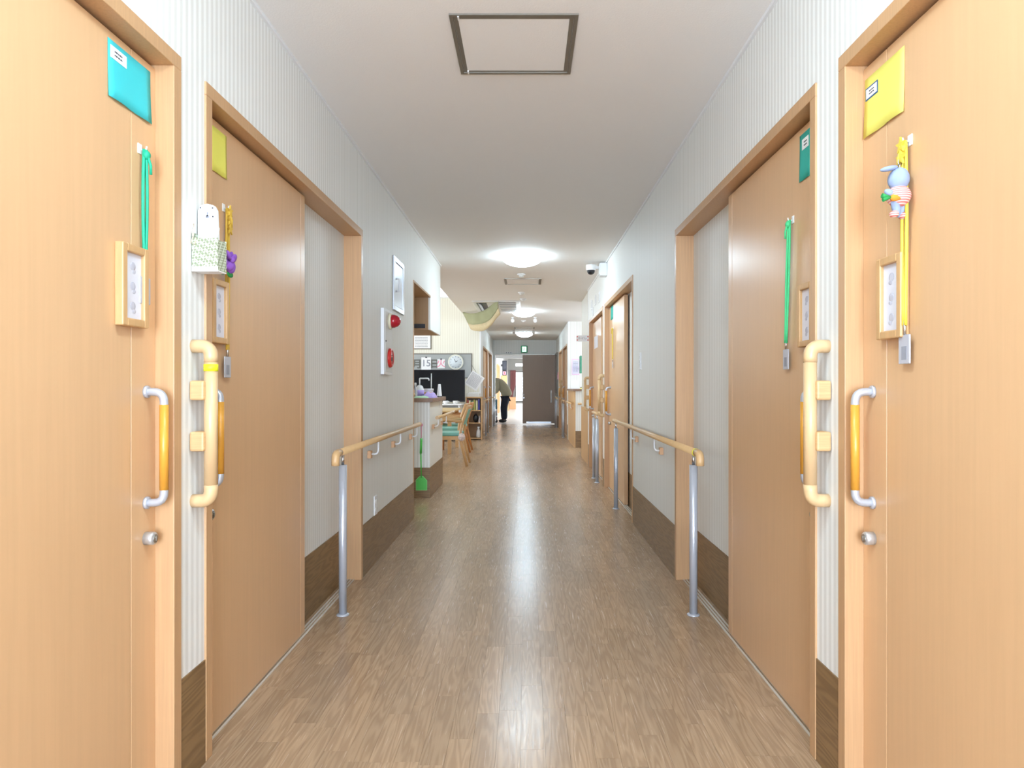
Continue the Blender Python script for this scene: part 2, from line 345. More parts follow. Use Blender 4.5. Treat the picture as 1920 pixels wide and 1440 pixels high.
st(wf, 'wall_left_far', M['paper'], 'far corridor wall beyond the bookshelf with two brown doors', 'wall')
wg = MB()
for a, b in ((14.4, R5[0]), (R5[1], R6[0]), (R6[1], 20.0)): wg.box(XR, XR+T, a, b, 0, H)
for d in (R5, R6): wg.box(XR, XR+T, d[0], d[1], DT, H)
st(wg, 'wall_right_far', M['paper'], 'far corridor wall past the staff counter', 'wall')
OX0, OX1 = -.92, .83
we = MB().box(-1.11, OX0, 20.0, 20.15, 0, H).box(OX1, 1.0, 20.0, 20.15, 0, H).box(OX0, OX1, 20.0, 20.15, 2.035, H)
st(we, 'wall_end', M['paper'], 'end wall of the corridor above the wide sliding door', 'wall')
wb = MB().box(XL-T, -.89, YE-.1, YE, 0, H).box(.80, XR+T, YE-.1, YE, 0, H).box(-.89, .80, YE-.1, YE, 2.35, H).box(-.89, .80, YE-.1, YE, 0, .12)
st(wb, 'wall_behind', M['paper'], 'unseen wall behind the viewer with an assumed tall window', 'wall')
# living room shell
HL = 3.9
wk = MB().box(-5.2, -.98, 14.6, 14.75, 0, 3.0).box(-5.2, -.98, 14.6, 14.75, 3.72, HL).box(-5.2, -3.6, 14.6, 14.75, 3.0, 3.72).box(-1.45, -.98, 14.6, 14.75, 3.0, 3.72)
st(wk, 'wall_living_back', M['paper_cream'], 'bright cream wall of the day room behind clock and television', 'wall')
wo = MB().box(-5.35, -5.2, 4.9, 14.75, 2.5, HL).box(-5.35, -5.2, 4.9, 14.75, 0, .5).box(-5.35, -5.2, 4.9, 8.7, .5, 2.5).box(-5.35, -5.2, 13.3, 14.75, .5, 2.5)
st(wo, 'wall_living_outer', M['paper_cream'], 'outer wall of the day room with wide window', 'wall')
wq = MB().box(-5.2, XL-T, 4.9, 5.0, 0, H)
st(wq, 'wall_kitchen', M['paper_cream'], 'back wall of the kitchen beside the pass-through', 'wall')
ce = MB().box(-1.18, 2.7, YE-.1, 20.15, H, H+.06).box(-5.3, -1.18, 4.9, 7.65, H, H+.06)
ceiling = st(ce, 'ceiling', M['ceil'], 'long white papered corridor ceiling', 'ceiling')
c2 = MB().box(-5.3, -1.12, 7.6, 14.75, HL, HL+.06).box(-1.18, -1.12, 7.6, 14.75, H+.06, HL).box(-5.3, -1.18, 7.6, 7.65, H+.06, HL)
st(c2, 'ceiling_living', M['ceil'], 'raised white ceiling of the day room', 'ceiling')
# end room shell
st(MB().box(-2.4, -2.3, 20.2, 24, 0, 2.9).box(-2.3, -1.3, 23.9, 24, 0, 2.9), 'wall_end_room_recess', M['paper'], 'recessed wall of the sunlit room beside the person', 'wall')
st(MB().box(-1.3, -1.2, 24, 45, 0, 2.9), 'wall_end_room_left', M['paper'], 'long pale wall of the sunlit room with two tan doors', 'wall')
st(MB().box(-2.4, -1.0, 20.15, 20.2, 0, 2.9).box(1.0, 3.6, 20.15, 20.2, 0, 2.9).box(-1.0, 1.0, 20.15, 20.2, H, 2.9), 'wall_end_room_near', M['paper'], 'back side of the corridor end wall in the sunlit room', 'wall')
st(MB().box(3.5, 3.6, 20.2, 45, 0, .6).box(3.5, 3.6, 20.2, 45, 2.6, 2.9).box(3.5, 3.6, 20.2, 22.9, .6, 2.6).box(3.5, 3.6, 33.1, 45, .6, 2.6), 'wall_end_room_right', M['paper'], 'window wall of the sunlit room beyond the sliding door', 'wall')
st(MB().box(-1.3, -.74, 45, 45.1, 0, 2.9).box(1.2, 3.6, 45, 45.1, 0, 2.9).box(-.74, 1.2, 45, 45.1, 0, .1).box(-.74, 1.2, 45, 45.1, 2.08, 2.4).box(-.74, 1.2, 45, 45.1, 2.64, 2.9), 'wall_end_room_far', M['paper'], 'farthest wall around the bright glazed end doors', 'wall')
st(MB().box(-2.4, 3.6, 20.1, 45.1, 2.9, 2.95), 'ceiling_end_room', M['ceil'], 'ceiling of the sunlit room beyond the sliding door', 'ceiling')
st(MB().box(-2.4, 3.6, 20.0, 45.1, -.08, -.001), 'floor_end_room', M['endfloor'], 'pale shiny floor of the sunlit room beyond', 'floor')
# windows
def window(n, mbf, mbp, label):
    o = thing('window_%d' % n, (sum((p.x for p in mbf.v))/len(mbf.v), mbf.v[0].y, min(p.z for p in mbf.v)), label, 'window', None, 'structure')
    mbf.build('window_frame', M['bframe'] if n == 1 else M['white'], o); mbp.build('pane', M['glass'], o); return o
def frame_y(x0, x1, z0, z1, y, t=.04, mull=True):
    f = MB().box(x0, x1, y-.02, y+.02, z0, z0+t).box(x0, x1, y-.02, y+.02, z1-t, z1).box(x0, x0+t, y-.02, y+.02, z0+t, z1-t).box(x1-t, x1, y-.02, y+.02, z0+t, z1-t)
    if mull: f.box((x0+x1)/2-t/2, (x0+x1)/2+t/2, y-.02, y+.02, z0+t, z1-t)
    return f, MB().box(x0+t, x1-t, y-.003, y+.003, z0+t, z1-t)
def frame_x(y0, y1, z0, z1, x, t=.04):
    f = MB().box(x-.02, x+.02, y0, y1, z0, z0+t).box(x-.02, x+.02, y0, y1, z1-t, z1).box(x-.02, x+.02, y0, y0+t, z0+t, z1-t).box(x-.02, x+.02, y1-t, y1, z0+t, z1-t).box(x-.02, x+.02, (y0+y1)/2-t/2, (y0+y1)/2+t/2, z0+t, z1-t)
    return f, MB().box(x-.003, x+.003, y0+t, y1-t, z0+t, z1-t)
window(1, *frame_y(-.74, 1.2, .1, 2.08, 45.05, .05), 'tall bright glazed door window at the very end of the building')
window(2, *frame_y(-.74, 1.2, 2.4, 2.64, 45.05, .03, False), 'narrow transom window above the glazed end doors')
window(3, *frame_y(-3.6, -1.45, 3.0, 3.72, 14.68), 'high clerestory window in the day room wall')
window(4, *frame_x(8.7, 13.3, .5, 2.5, -5.28), 'wide day room side window')
window(5, *frame_y(-.89, .80, .12, 2.35, YE-.05), 'assumed tall window behind the viewer, added for light')
window(6, *frame_x(11.2, 13.6, .9, 2.3, 2.65), 'side window lighting the staff nook')
window(7, *frame_x(22.9, 33.1, .6, 2.6, 3.55), 'long side window of the sunlit far room')

# baseboards (tall oak kick boards)
BH = .305
def bb(name, spans, xface, s, label):
    b = MB()
    for a, c in spans: b.box(xface, xface - s*.004, a, c, 0, BH)
    st(b, name, M['board'], label, 'baseboard')
bb('baseboard_left', ((YE, -.06), (1.889, 2.035), (3.985, 5.8)), XL, -1, 'dark oak kick board along the wall under the power outlet')
bb('baseboard_right', ((YE, -.06), (1.895, 2.045), (3.985, 5.57), (7.59, 7.74), (9.46, 9.6)), XR, 1, 'dark oak kick board along the wall under the light switch')
bb('baseboard_left_far', ((14.6, 15.45), (17.25, 17.45), (19.3, 20)), -.98, -1, 'dark oak kick board along the far wall by the bookshelf')
bb('baseboard_right_far', ((14.4, 14.6), (16.4, 16.6), (18.3, 20)), XR, 1, 'dark oak kick board along the far wall past the counter')
st(MB().box(XR+.012, XR+.004, 9.606, 10.9, 0, .80), 'baseboard_middle', M['cwood'], 'tall tan wooden dado under the plain beige wall piece', 'dado')
# cornices and corner guards
for n, (x0, x1, a, b, lab) in enumerate(((XL, XL+.012, YE, 7.62, 'thin white cornice above the fire alarm wall'), (XR-.012, XR, YE, 9.6, 'thin white cornice above the security camera wall'))):
    st(MB().box(x0, x1, a, b, H-.014, H), 'trim_%d' % (n+1), M['white'], lab, 'trim')
st(MB().box(XL-T, XL+.004, 5.788, 5.806, 0, 2.02), 'trim_3', M['jamb'], 'tan corner guard where the left wall ends', 'trim')
st(MB().box(XL-.5, XL+.004, 5.8, 6.82, 2.005, 2.022), 'trim_4', M['cabw'], 'tan wooden lining under the bulkhead of the pass-through', 'trim')
st(MB().box(XR-.004, XR+.02, 9.594, 9.606, 0, H), 'trim_5', M['white'], 'white corner guard beside the last near door', 'trim')
st(MB().box(-1.0, -.975, 14.59, 14.606, 0, H), 'trim_6', M['white'], 'white corner guard at the bookshelf corner', 'trim')
st(MB().box(XR-.004, XR+.02, 14.244, 14.256, 1.06, H), 'trim_7', M['white'], 'white corner guard above the staff counter', 'trim')

# ------------------------------------------------------------------ sliding doors
def door(n, s, xw, y0, y1, leaf, hy, label, stile_at, lock=True, wood=None, small=False, track=True, win=False):
    """s: side (-1 left, 1 right); leaf: (ya, yb); hy: handle y; stile_at: y of the groove."""
    wood = wood or M['leaf']
    X = lambda d: s * (xw + d)
    o = thing('door_%d' % n, (X(0), (y0+y1)/2, 0), label, 'door', None, 'structure')
    fw = .04
    for a, b in ((y0, y0+fw), (y1-fw, y1)): MB().box(X(-.006), X(.12), a, b, 0, DT-fw).build('jamb', M['jamb'], o, .002)
    MB().box(X(-.006), X(.12), y0, y1, DT-fw, DT).build('frame_head', M['head'], o, .002)
    MB().box(X(.095), X(.12), y0+fw, y1-fw, BH, DT-fw).build('side_panel', M['paper'], o)
    MB().box(X(.091), X(.12), y0+fw, y1-fw, 0, BH).build('panel_kick_board', M['board'], o)
    ya, yb = leaf; zt = DT - fw - .012
    cuts = [ya] + sorted(stile_at) + [yb]; big = max(range(len(cuts)-1), key=lambda i: cuts[i+1]-cuts[i])
    for i in range(len(cuts)-1):
        MB().box(X(.045), X(.082), cuts[i]+(.0012 if i else 0), cuts[i+1]-(.0012 if i < len(cuts)-2 else 0), .008, zt).build('door_leaf' if i == big else 'leaf_stile', wood, o, .0015)
    MB().box(X(.052), X(.078), ya+.01, yb-.01, .02, zt-.01).build('leaf_core', M['gap'], o)
    if track:
        MB().box(X(.034), X(.041), y0+fw, y1-fw, 0, .004).box(X(.05), X(.056), y0+fw, y1-fw, 0, .005).box(X(.066), X(.072), y0+fw, y1-fw, 0, .005).build('floor_track', M['track'], o)
    # pull handle
    z1, z0, xo, r = 1.105, .812, -.003, .0105
    xb = X(.045)
    seg = 8 if small else 14
    pts = bend([(xb, hy, z1), (X(xo), hy, z1), (X(xo), hy, z0), (xb, hy, z0)], .028, 6)
    h = MB().tube(pts, r, seg).build('handle', M['silver'], o)
    MB().tube([(X(xo), hy, z0+.034), (X(xo), hy, z1-.034)], r+.0009, seg).build('grip', M['grip'], h)
    for z in (z0, z1): MB().lathe((xb, hy, z), (-s, 0, 0), [(.0165, 0), (.0165, .006), (.013, .0085)], 16).build('rose', M['silver'], h)
    if lock:
        lk = MB().lathe((xb, hy, .718), (-s, 0, 0), [(.0175, 0), (.0175, .020), (.0155, .024)], 20).build('lock', M['lockm'], o)
        MB().lathe((X(.02), hy, .718), (-s, 0, 0), [(.011, 0), (.011, .0018)], 16).box(X(.0165), X(.0185), hy-.001, hy+.001, .712, .724).build('keyhole', M['alu_d'], lk)
    if win:
        MB().box(X(.043), X(.084), win[0], win[1], win[2], win[3]).build('glass_light', M['plate'], o)
    return o
door(1, -1, -XL, *D['L1'], (.86, 1.849), 1.803, 'nearest sliding door beside the teal notice, honey grip handle', [1.735])
door(2, -1, -XL, *D['L2'], (2.075, 3.096), 2.135, 'second sliding door, beside the green patterned wall pocket', [2.11, 3.04])
door(3, 1, XR, *D['R1'], (.86, 1.855), 1.803, 'nearest sliding door with the plush rabbit on it', [1.735])
door(4, 1, XR, *D['R2'], (2.085, 3.096), 2.135, 'sliding door across from the patterned wall pocket, with green cord', [2.12, 3.04])
door(5, 1, XR, *D['R3'], (6.4, 7.55), 7.42, 'glossy sliding door under the security camera', [6.5], small=True)
door(6, 1, XR, *D['R4'], (8.35, 9.42), 9.3, 'sliding door with a small high window beside the projecting sign', [8.5], small=True, win=(8.75, 9.2, 1.62, 1.78))
door(7, -1, .98, *L3, (16.2, 17.21), 16.3, 'dim brown door right behind the bookshelf', [16.5], small=True, lock=False)
door(8, -1, .98, *L4, (17.49, 18.6), 18.4, 'dim brown door nearest the stooping person', [18.5], small=True, lock=False)
door(9, 1, XR, *R5, (15.2, 16.36), 16.2, 'brown door just past the staff counter', [15.4], small=True, lock=False)
door(10, 1, XR, *R6, (17.0, 18.26), 18.1, 'last brown door on the wall before the taupe sliding door', [17.2], small=True, lock=False)

# end sliding door
o = thing('door_11', (.36, 20.0, 0), 'wide taupe sliding door half closing the corridor end', 'door', None, 'structure')
lf = MB().box(-.11, .83, 19.93, 19.985, .03, 2.03).build('door_leaf', M['greydoor'], o, .003)
MB().box(-.09, -.06, 19.915, 19.93, .76, .80).box(-.085, -.065, 19.918, 19.93, .86, .88).build('latch_plate', M['alu'], lf)
MB().box(.71, .735, 19.915, 19.93, .64, 1.0).build('pull_recess', M['alu_d'], lf)
MB().box(0, .72, 19.91, 19.93, .035, .085).build('kick_strip', M['alu'], lf)
MB().box(OX0-.01, OX1+.02, 19.96, 20.16, 2.03, 2.055).box(OX0-.012, OX0, 19.97, 20.16, 0, 2.03).build('door_frame', M['alu_d'], o)
# white inner frame behind the opening
o = thing('door_12', (-.4, 22.9, 0), 'white framed opening just behind the taupe sliding door', 'door', None, 'structure')
MB().box(-1.6, -1.02, 23.0, 23.12, 0, 2.9).build('jamb', M['white'], o); MB().box(-1.02, 3.5, 23.0, 23.12, 2.06, 2.9).build('frame_head', M['white'], o)
for (a, b, nn) in ((25.5, 27.2, 13), (28.0, 30.0, 14)):
    o = thing('door_%d' % nn, (-1.2, a, 0), 'tan door in the sunlit room, %s the person' % ('closer to' if nn == 13 else 'further behind'), 'door', None, 'structure')
    MB().box(-1.2, -1.17, a, b, 0, 2.05).build('door_frame', M['jamb'], o); MB().box(-1.18, -1.16, a+.08, b-.08, .01, 1.98).build('door_leaf', M['cwood2'], o)

# ------------------------------------------------------------------ vertical grab bars
def grab(s, xw, y, z0, z1, tape, label, k=1.0, seg=16):
    X = lambda d: s*(xw+d)
    o = thing('grab_bar', (X(0), y, z0-.02), label, 'grab bar', 'vertical cream grab bars')
    r = .0185; xo = -.052
    bar = MB().tube([(X(xo), y, z0+.045), (X(xo), y, z1-.045)], r, seg).build('bar', M['barw'], o)
    for z, q in ((z0, 1), (z1, -1)):
        MB().tube(bend([(X(0), y, z), (X(xo), y, z), (X(xo), y, z+q*.046)], .03, 8), r+.0006, seg).build('elbow', M['barw'], o)
    for z in (z0+.172, z0+.318):
        MB().box(X(-.002), X(xo+.008), y-.0275, y+.0275, z-.028, z+.028).build('mounting_block', M['block'], o, .006)
    if tape: MB().tube([(X(xo), y, z1-.072), (X(xo), y, z1-.052)], r+.0013, seg).build('tape_band', M['tape'], o)
    return o
grab(-1, -XL, 1.965, .79, 1.235, True, 'vertical cream grab bar with neon tape, below the wall pocket')
grab(1, XR, 1.97, .79, 1.235, False, 'vertical cream grab bar beside the plush rabbit door, without tape')
grab(1, XR, 7.665, .79, 1.235, False, 'vertical cream grab bar on the strip between the two doors under the camera', seg=10)
grab(1, XR, 9.53, .79, 1.235, False, 'vertical cream grab bar below the projecting sign', seg=10)
grab(1, XR, 16.5, .79, 1.235, False, 'tiny vertical grab bar between the brown doors past the staff counter', seg=8)

# ------------------------------------------------------------------ handrails on posts
def rail(s, xw, off, y0, y1, posts, blocks, label, elbow=True, mark=False, seg=16, z=.80):
    X = s*(xw-off); r = .0175
    o = thing('handrail', (X, (y0+y1)/2, 0), label, 'handrail', 'wooden handrails along the corridor')
    MB().tube([(X, y0+.02, z), (X, y1, z)], r, seg).build('rail', M['railw'], o)
    if elbow: MB().tube(bend([(X, y0+.05, z), (X, y0-.02, z), (X, y0-.02, z-.055)], .034, 8), r+.0012, seg).build('elbow', M['railw'], o)
    else: MB().tube([(X, y0, z), (X, y0+.03, z)], r+.001, seg).build('end_cap', M['railw'], o)
    MB().tube([(X, y1-.02, z), (X, y1+.012, z)], r+.0008, seg).build('end_cap', M['railw'], o)
    for y in posts:
        p = MB().tube([(X, y, .008), (X, y, .735)], .0195, seg).build('post', M['silver'], o)
        MB().tube([(X, y, .735), (X, y, z-.012)], .007, 10).build('stem', M['chrome'], p)
        MB().lathe((X, y, 0), (0, 0, 1), [(.031, 0), (.031, .004), (.024, .009)], 20).build('base_flange', M['silver'], p)
    for y in blocks:
        b = MB().box(s*xw, s*(xw-.022), y-.022, y+.022, .683, .728).build('bracket_block', M['block2'], o, .002)
        MB().tube(bend([(s*(xw-.022), y, .708), (X, y, .706), (X, y, z-.014)], .028, 6), .0055, 8).build('bracket_arm', M['white'], b)
    if mark: MB().tube([(X, y0+.055, z), (X, y0+.062, z)], r+.0022, seg).build('tape_band', M['tape'], o)
    return o
rail(-1, -XL, .062, 3.23, 5.73, (3.34,), (4.14, 4.87, 5.6), 'long handrail on a silver post under the fire alarm')
rail(1, XR, .054, 3.23, 6.38, (3.34, 6.23), (4.36, 5.33), 'long handrail on two silver posts under the light switch', mark=True)
rail(1, XR, .051, 7.74, 8.42, (7.92, 8.3), (), 'short handrail on two posts before the door with the high window', elbow=False, seg=10)
rail(1, XR, .06, 14.7, 15.5, (14.9, 15.35), (), 'short dim handrail just past the staff counter', elbow=False, seg=8)
rail(1, XR, .06, 18.0, 19.3, (18.3, 19.1), (), 'far handrail beside the taupe sliding door', elbow=False, seg=8)
rail(-1, .98, .06, 15.2, 16.6, (15.5, 16.4), (), 'far handrail behind the bookshelf', elbow=False, seg=8)
rail(-1, .98, .06, 18.8, 19.8, (18.95, 19.7), (), 'far handrail next to the stooping person', elbow=False, seg=8)

# ------------------------------------------------------------------ ceiling: lamps, hatches, detectors, cassette
for y, lab in ((7.07, 'largest glowing dome ceiling lamp, nearest in view'), (12.26, 'middle glowing dome ceiling lamp beside the ceiling grille'), (17.27, 'smallest glowing dome ceiling lamp near the exit sign'), (1.1, 'dome ceiling lamp just overhead of the viewer')):
    o = thing('ceiling_lamp', (-.045, y, H-.11), lab, 'ceiling lamp', 'dome lamps along the ceiling')
    MB().lathe((-.045, y, H), (0, 0, -1), [(.192, 0), (.192, .012), (.18, .014)], 36).build('rim', M['white'], o)
    MB().lathe((-.045, y, H), (0, 0, -1), [(.19, .012), (.205, .016)] + [(.207*math.cos(R(a)), .02+.088*math.sin(R(a))) for a in range(6, 91, 7)] + [(.001, .108)], 36).build('dome', M['lamp'], o)
for (y0, y1, lab) in ((2.467, 2.937, 'large square access hatch in the ceiling, nearest the viewer'), (8.54, 9.02, 'access hatch in the ceiling just behind the largest lamp'), (15.6, 16.1, 'far access hatch in the ceiling before the smallest lamp')):
    x0, x1 = -.281, .189
    o = thing('ceiling_hatch', ((x0+x1)/2, (y0+y1)/2, H-.006), lab, 'ceiling hatch', 'square ceiling hatches')
    for (q, z, m) in ((0, .006, 'alu_d'), (.016, .004, 'alu_d')):
        wd = .014
        a, b, c, d = x0+q, x1-q, y0+q, y1-q
        nm = 'outer_strip' if q == 0 else 'inner_strip'
        for bx in ((a, b, c, c+wd), (a, b, d-wd, d), (a, a+wd, c+wd, d-wd), (b-wd, b, c+wd, d-wd)):
            MB().box(*bx, H-z, H+.001).build(nm, M[m], o)
    MB().box(x0+.031, x1-.031, y0+.031, y1-.031, H-.0035, H+.001).build('hatch_panel', M['ceil'], o)
    for yy in (y0+.02, y1-.02): MB().box(x0+.03, x0+.036, yy-.012, yy+.012, H-.009, H).build('catch', M['white'], o)
for (x, y, lab) in ((-.06, 8.2, 'small round smoke detector just behind the largest lamp'), (-.07, 9.8, 'small round smoke detector past the second hatch'), (-.05, 10.5, 'small round smoke detector level with the hung cloth'), (-.06, 14.0, 'small round smoke detector behind the middle lamp')):
    o = thing('smoke_detector', (x, y, H-.04), lab, 'smoke detector', 'smoke detectors on the ceiling')
    MB().lathe((x, y, H), (0, 0, -1), [(.05, 0), (.05, .012), (.04, .018)], 20).build('base', M['white'], o)
    MB().lathe((x, y, H), (0, 0, -1), [(.03, .018), (.027, .034), (.012, .04)], 18).build('sensor_head', M['offw'], o)
for (x, y, lab) in ((-.27, 13.35, 'white ceiling spotlight on the clock side of the middle lamp'), (.17, 13.35, 'ceiling spotlight on the counter side of the middle lamp'), (-.3, 16.4, 'tiny ceiling spotlight on the shelf side of the smallest lamp'), (.17, 16.4, 'tiny ceiling spotlight on the counter side of the smallest lamp')):
    o = thing('ceiling_spotlight', (x, y, H-.09), lab, 'spotlight', 'small ceiling spotlights')
    MB().lathe((x, y, H), (0, 0, -1), [(.03, 0), (.03, .01), (.012, .012), (.012, .04)], 14).build('mount', M['white'], o)
    MB().lathe((x, y+.03, H-.05), (0, -1, -.6), [(.02, -.03), (.032, 0), (.036, .05), (.03, .052)], 14).build('head', M['white'], o)
o = thing('ceiling_air_conditioner', (-.48, 11.5, H-.03), 'white ceiling air conditioner with grille, partly behind the hung cloth', 'air conditioner')
MB().box(-.86, -.10, 10.75, 12.3, H-.018, H).build('panel', M['white'], o, .006)
gr = MB().box(-.44, -.17, 10.85, 12.15, H-.022, H-.018).build('intake_grille', M['inkl'], o)
for i in range(6): MB().box(-.44, -.17, 10.9+i*.23, 10.98+i*.23, H-.03, H-.022).build('slat', M['white'], gr)
MB().box(-.80, -.64, 10.9, 12.15, H-.022, H-.018).build('air_outlet', M['black'], o)
MB().obox((-.76, 11.52, H-.028), (1, 0, -.5), (0, 1, 0), (.5, 0, 1), .08, 1.2, .004).build('louvre', M['tagm'], o)

# hung cloth
up = [(866.4, 584), (877, 587), (889, 587.3), (900.6, 584.5), (911, 580), (921, 572), (934, 561.5)]
mid = [(877, 606), (883, 608), (889, 608.6), (907, 606), (919, 599), (927.7, 588.6), (934.5, 577)]
low = [(882, 617), (887, 619.5), (893, 620.5), (906, 620.5), (920, 611), (931, 597), (938.5, 589)]
def cl(row, dy): return [PY(p[0], p[1], 12.5 + (10.75-12.5)*i/6 + dy*math.sin(math.pi*i/6)) for i, p in enumerate(row)]
def refine(rows, n=4):
    def cr(a, b, c, d, t): return a*(-.5*t+t*t-.5*t**3) + b*(1-2.5*t*t+1.5*t**3) + c*(.5*t+2*t*t-1.5*t**3) + d*(-.5*t*t+.5*t**3)
    out = []
    for r in rows:
        q = []
        for i in range(len(r)-1):
            a, b, c, d = r[max(i-1, 0)], r[i], r[i+1], r[min(i+2, len(r)-1)]
            for k in range(n): q.append(cr(a, b, c, d, k/n))
        q.append(r[-1]); out.append(q)
    return out
ru, rm, rl = refine([cl(up, 0), cl(mid, -.18), cl(low, -.1)])
o = thing('hanging_cloth', rl[12], 'olive cloth with straw band slung below the ceiling', 'cloth')
def lerp(a, b, t, wv): return [p*(1-t)+q*t + Vector((0, wv*math.sin(j*1.3)*math.sin(math.pi*t), 0)) for j, (p, q) in enumerate(zip(a, b))]
MB().sheet([lerp(ru, rm, t/5, .03) for t in range(6)], (0, .006, 0)).build('olive_cloth', M['olive'], o)
MB().sheet([lerp(rm, rl, t/2, .0) for t in range(3)], (0, .006, 0)).build('straw_band', M['straw'], o)
for p in (ru[0], ru[-1]): MB().tube([p, (p.x, p.y, H)], .006, 8).build('ceiling_pin', M['ink'], o)

# ------------------------------------------------------------------ wall fittings
XF = XL
o = thing('fire_alarm_box', (XF, 4.64, 1.197), 'white fire alarm panel with red lamp and red push button', 'fire alarm')
MB().box(XF, XF+.022, 4.50, 4.78, 1.197, 1.637).build('housing', M['white'], o, .002)
MB().box(XF+.022, XF+.025, 4.525, 4.755, 1.215, 1.62).build('front_plate', M['offw'], o, .001)
lm = MB().lathe((XF+.025, 4.66, 1.563), (1, 0, 0), [(.055, 0), (.055, .014), (.05, .018)], 28).build('alarm_lamp', mat('ivory_ring', (230, 220, 190), .4), o)
MB().lathe((XF+.025, 4.66, 1.563), (1, 0, 0), [(.047, .017), (.045, .035), (.037, .056), (.022, .071), (.008, .077), (.001, .078)], 28).build('red_lens', M['lens'], lm)
bt = MB().lathe((XF+.025, 4.66, 1.312), (1, 0, 0), [(.066, 0), (.066, .01), (.058, .02), (.05, .022), (.046, .016)], 30).build('push_button', M['red'], o)
MB().lathe((XF+.025, 4.66, 1.312), (1, 0, 0), [(.045, .012), (.045, .017)], 26).build('button_cover', mat('pale_red_cover', (226, 130, 120), .4), bt)
MB().box(XF+.04, XF+.0425, 4.64, 4.68, 1.29, 1.318).box(XF+.04, XF+.0425, 4.635, 4.685, 1.327, 1.331).build('printed_mark', M['ink'], bt)
MB().lathe((XF+.025, 4.54, 1.42), (1, 0, 0), [(.006, 0), (.006, .004)], 12).build('keyhole', M['ink'], o)
o = thing('steel_access_panel', (XF, 5.1, 1.67), 'stainless steel access panel high on the wall beyond the fire alarm', 'access panel')
for b_ in ((4.896, 4.94, 1.67, 2.06), (5.26, 5.304, 1.67, 2.06), (4.94, 5.26, 1.67, 1.705), (4.94, 5.26, 2.025, 2.06)):
    MB().box(XF, XF+.012, *b_).build('frame_strip', M['alu'], o, .002)
dr = MB().box(XF, XF+.006, 4.945, 5.255, 1.71, 2.02).build('panel_door', M['alu'], o)
MB().tube(bend([(XF+.006, 5.0, 1.815), (XF+.03, 5.0, 1.815), (XF+.03, 5.0, 1.905), (XF+.006, 5.0, 1.905)], .012), .006, 10).build('pull', M['white'], dr)
def plate(name, X, s, y, z, w_, h_, label, cat, holes):
    o = thing(name, (X, y, z-h_/2), label, cat)
    MB().box(X, X-s*.007, y-w_/2, y+w_/2, z-h_/2, z+h_/2).build('cover_plate', M['white'], o, .002)
    for dz in holes: MB().box(X-s*.007, X-s*.0105, y-w_*.22, y+w_*.22, z+dz-.012, z+dz+.012).build('insert', M['offw'], o, .001)
plate('power_outlet', XL, -1, 4.33, .365, .075, .12, 'white power outlet just above the kick board', 'outlet', (-.025, .025))
plate('light_switch', XR, 1, 5.21, 1.31, .075, .13, 'white light switch above the handrail', 'switch', (-.03, 0, .03))
o = thing('security_camera', (.70, 7.4, 2.32), 'white dome security camera with dark lens under the ceiling', 'camera')
MB().lathe((.70, 7.4, 2.43), (0, 0, -1), [(.02, -.012), (.05, -.005), (.054, .01), (.052, .05), (.046, .056)], 26).build('housing', M['white'], o)
MB().lathe((.70, 7.4, 2.374), (0, 0, -1), [(.043, 0), (.041, .018), (.032, .034), (.018, .044), (.001, .047)], 24).build('dark_dome', M['black'], o)
MB().box(.70, .79, 7.388, 7.412, 2.39, 2.42).build('arm', M['white'], o)
o = thing('junction_box', (.83, 7.42, 2.31), 'white junction box beside the dome camera', 'junction box')
MB().box(.795, XR, 7.36, 7.5, 2.315, 2.452).build('body', M['white'], o, .006); MB().box(.785, .797, 7.366, 7.494, 2.325, 2.445).build('lid', M['offw'], o, .004)
for i, (y, z) in enumerate(((8.15, 2.18), (8.6, 2.2), (9.1, 2.2), (8.95, 2.09))):
    o = thing('wall_vent', (XR, y, z-.06), ('nearest', 'second', 'furthest', 'lower')[i] + ' small white wall plate above the door with the high window', 'wall plate', 'white plates above a door')
    MB().box(XR, XR-.008, y-.07, y+.07, z-.06, z+.06).build('plate', M['white'], o, .002); MB().box(XR-.008, XR-.011, y-.045, y+.045, z-.04, z+.04).build('inset', M['offw'], o)
o = thing('projecting_sign', (.77, 9.56, 1.735), 'white sign with red corner dots projecting from the wall', 'sign')
MB().box(.70, .872, 9.555, 9.565, 1.745, 1.832).build('board', M['wpaper'], o)
text('トイレ', 'sign_lettering', M['inkl'], o, (.786, 9.553, 1.788), .042)
for x in (.712, .860):
    for z in (1.765, 1.812): MB().lathe((x, 9.555, z), (0, -1, 0), [(.0085, 0), (.0085, .004)], 12).build('red_dot', M['red'], o)
# exit sign + plate over end door
o = thing('exit_sign', (-.06, 19.98, 2.10), 'lit green and white exit sign over the corridor end', 'exit sign')
MB().box(-.16, .03, 19.95, 20.0, 2.10, 2.30).build('case', M['exitg'], o, .004)
f = MB().box(-.125, .0, 19.944, 19.951, 2.125, 2.275).build('lit_face', M['exitw'], o)
MB().ball((-.07, 19.943, 2.245), .012, .002, .012, 10, 6).obox((-.072, 19.943, 2.205), (.3, 0, 1), (1, 0, 0), (0, 1, 0), .05, .016, .002).obox((-.055, 19.943, 2.162), (-.7, 0, 1), (1, 0, 0), (0, 1, 0), .05, .011, .002).obox((-.09, 19.943, 2.165), (.8, 0, 1), (1, 0, 0), (0, 1, 0), .05, .011, .002).build('running_figure', M['exitg'], f)
o = thing('room_name_sign', (-.52, 19.99, 2.07), 'small white plate with three dark characters over the open doorway', 'sign')
MB().box(-.63, -.41, 19.985, 20.0, 2.075, 2.125).build('board', M['white'], o)
mk = MB()
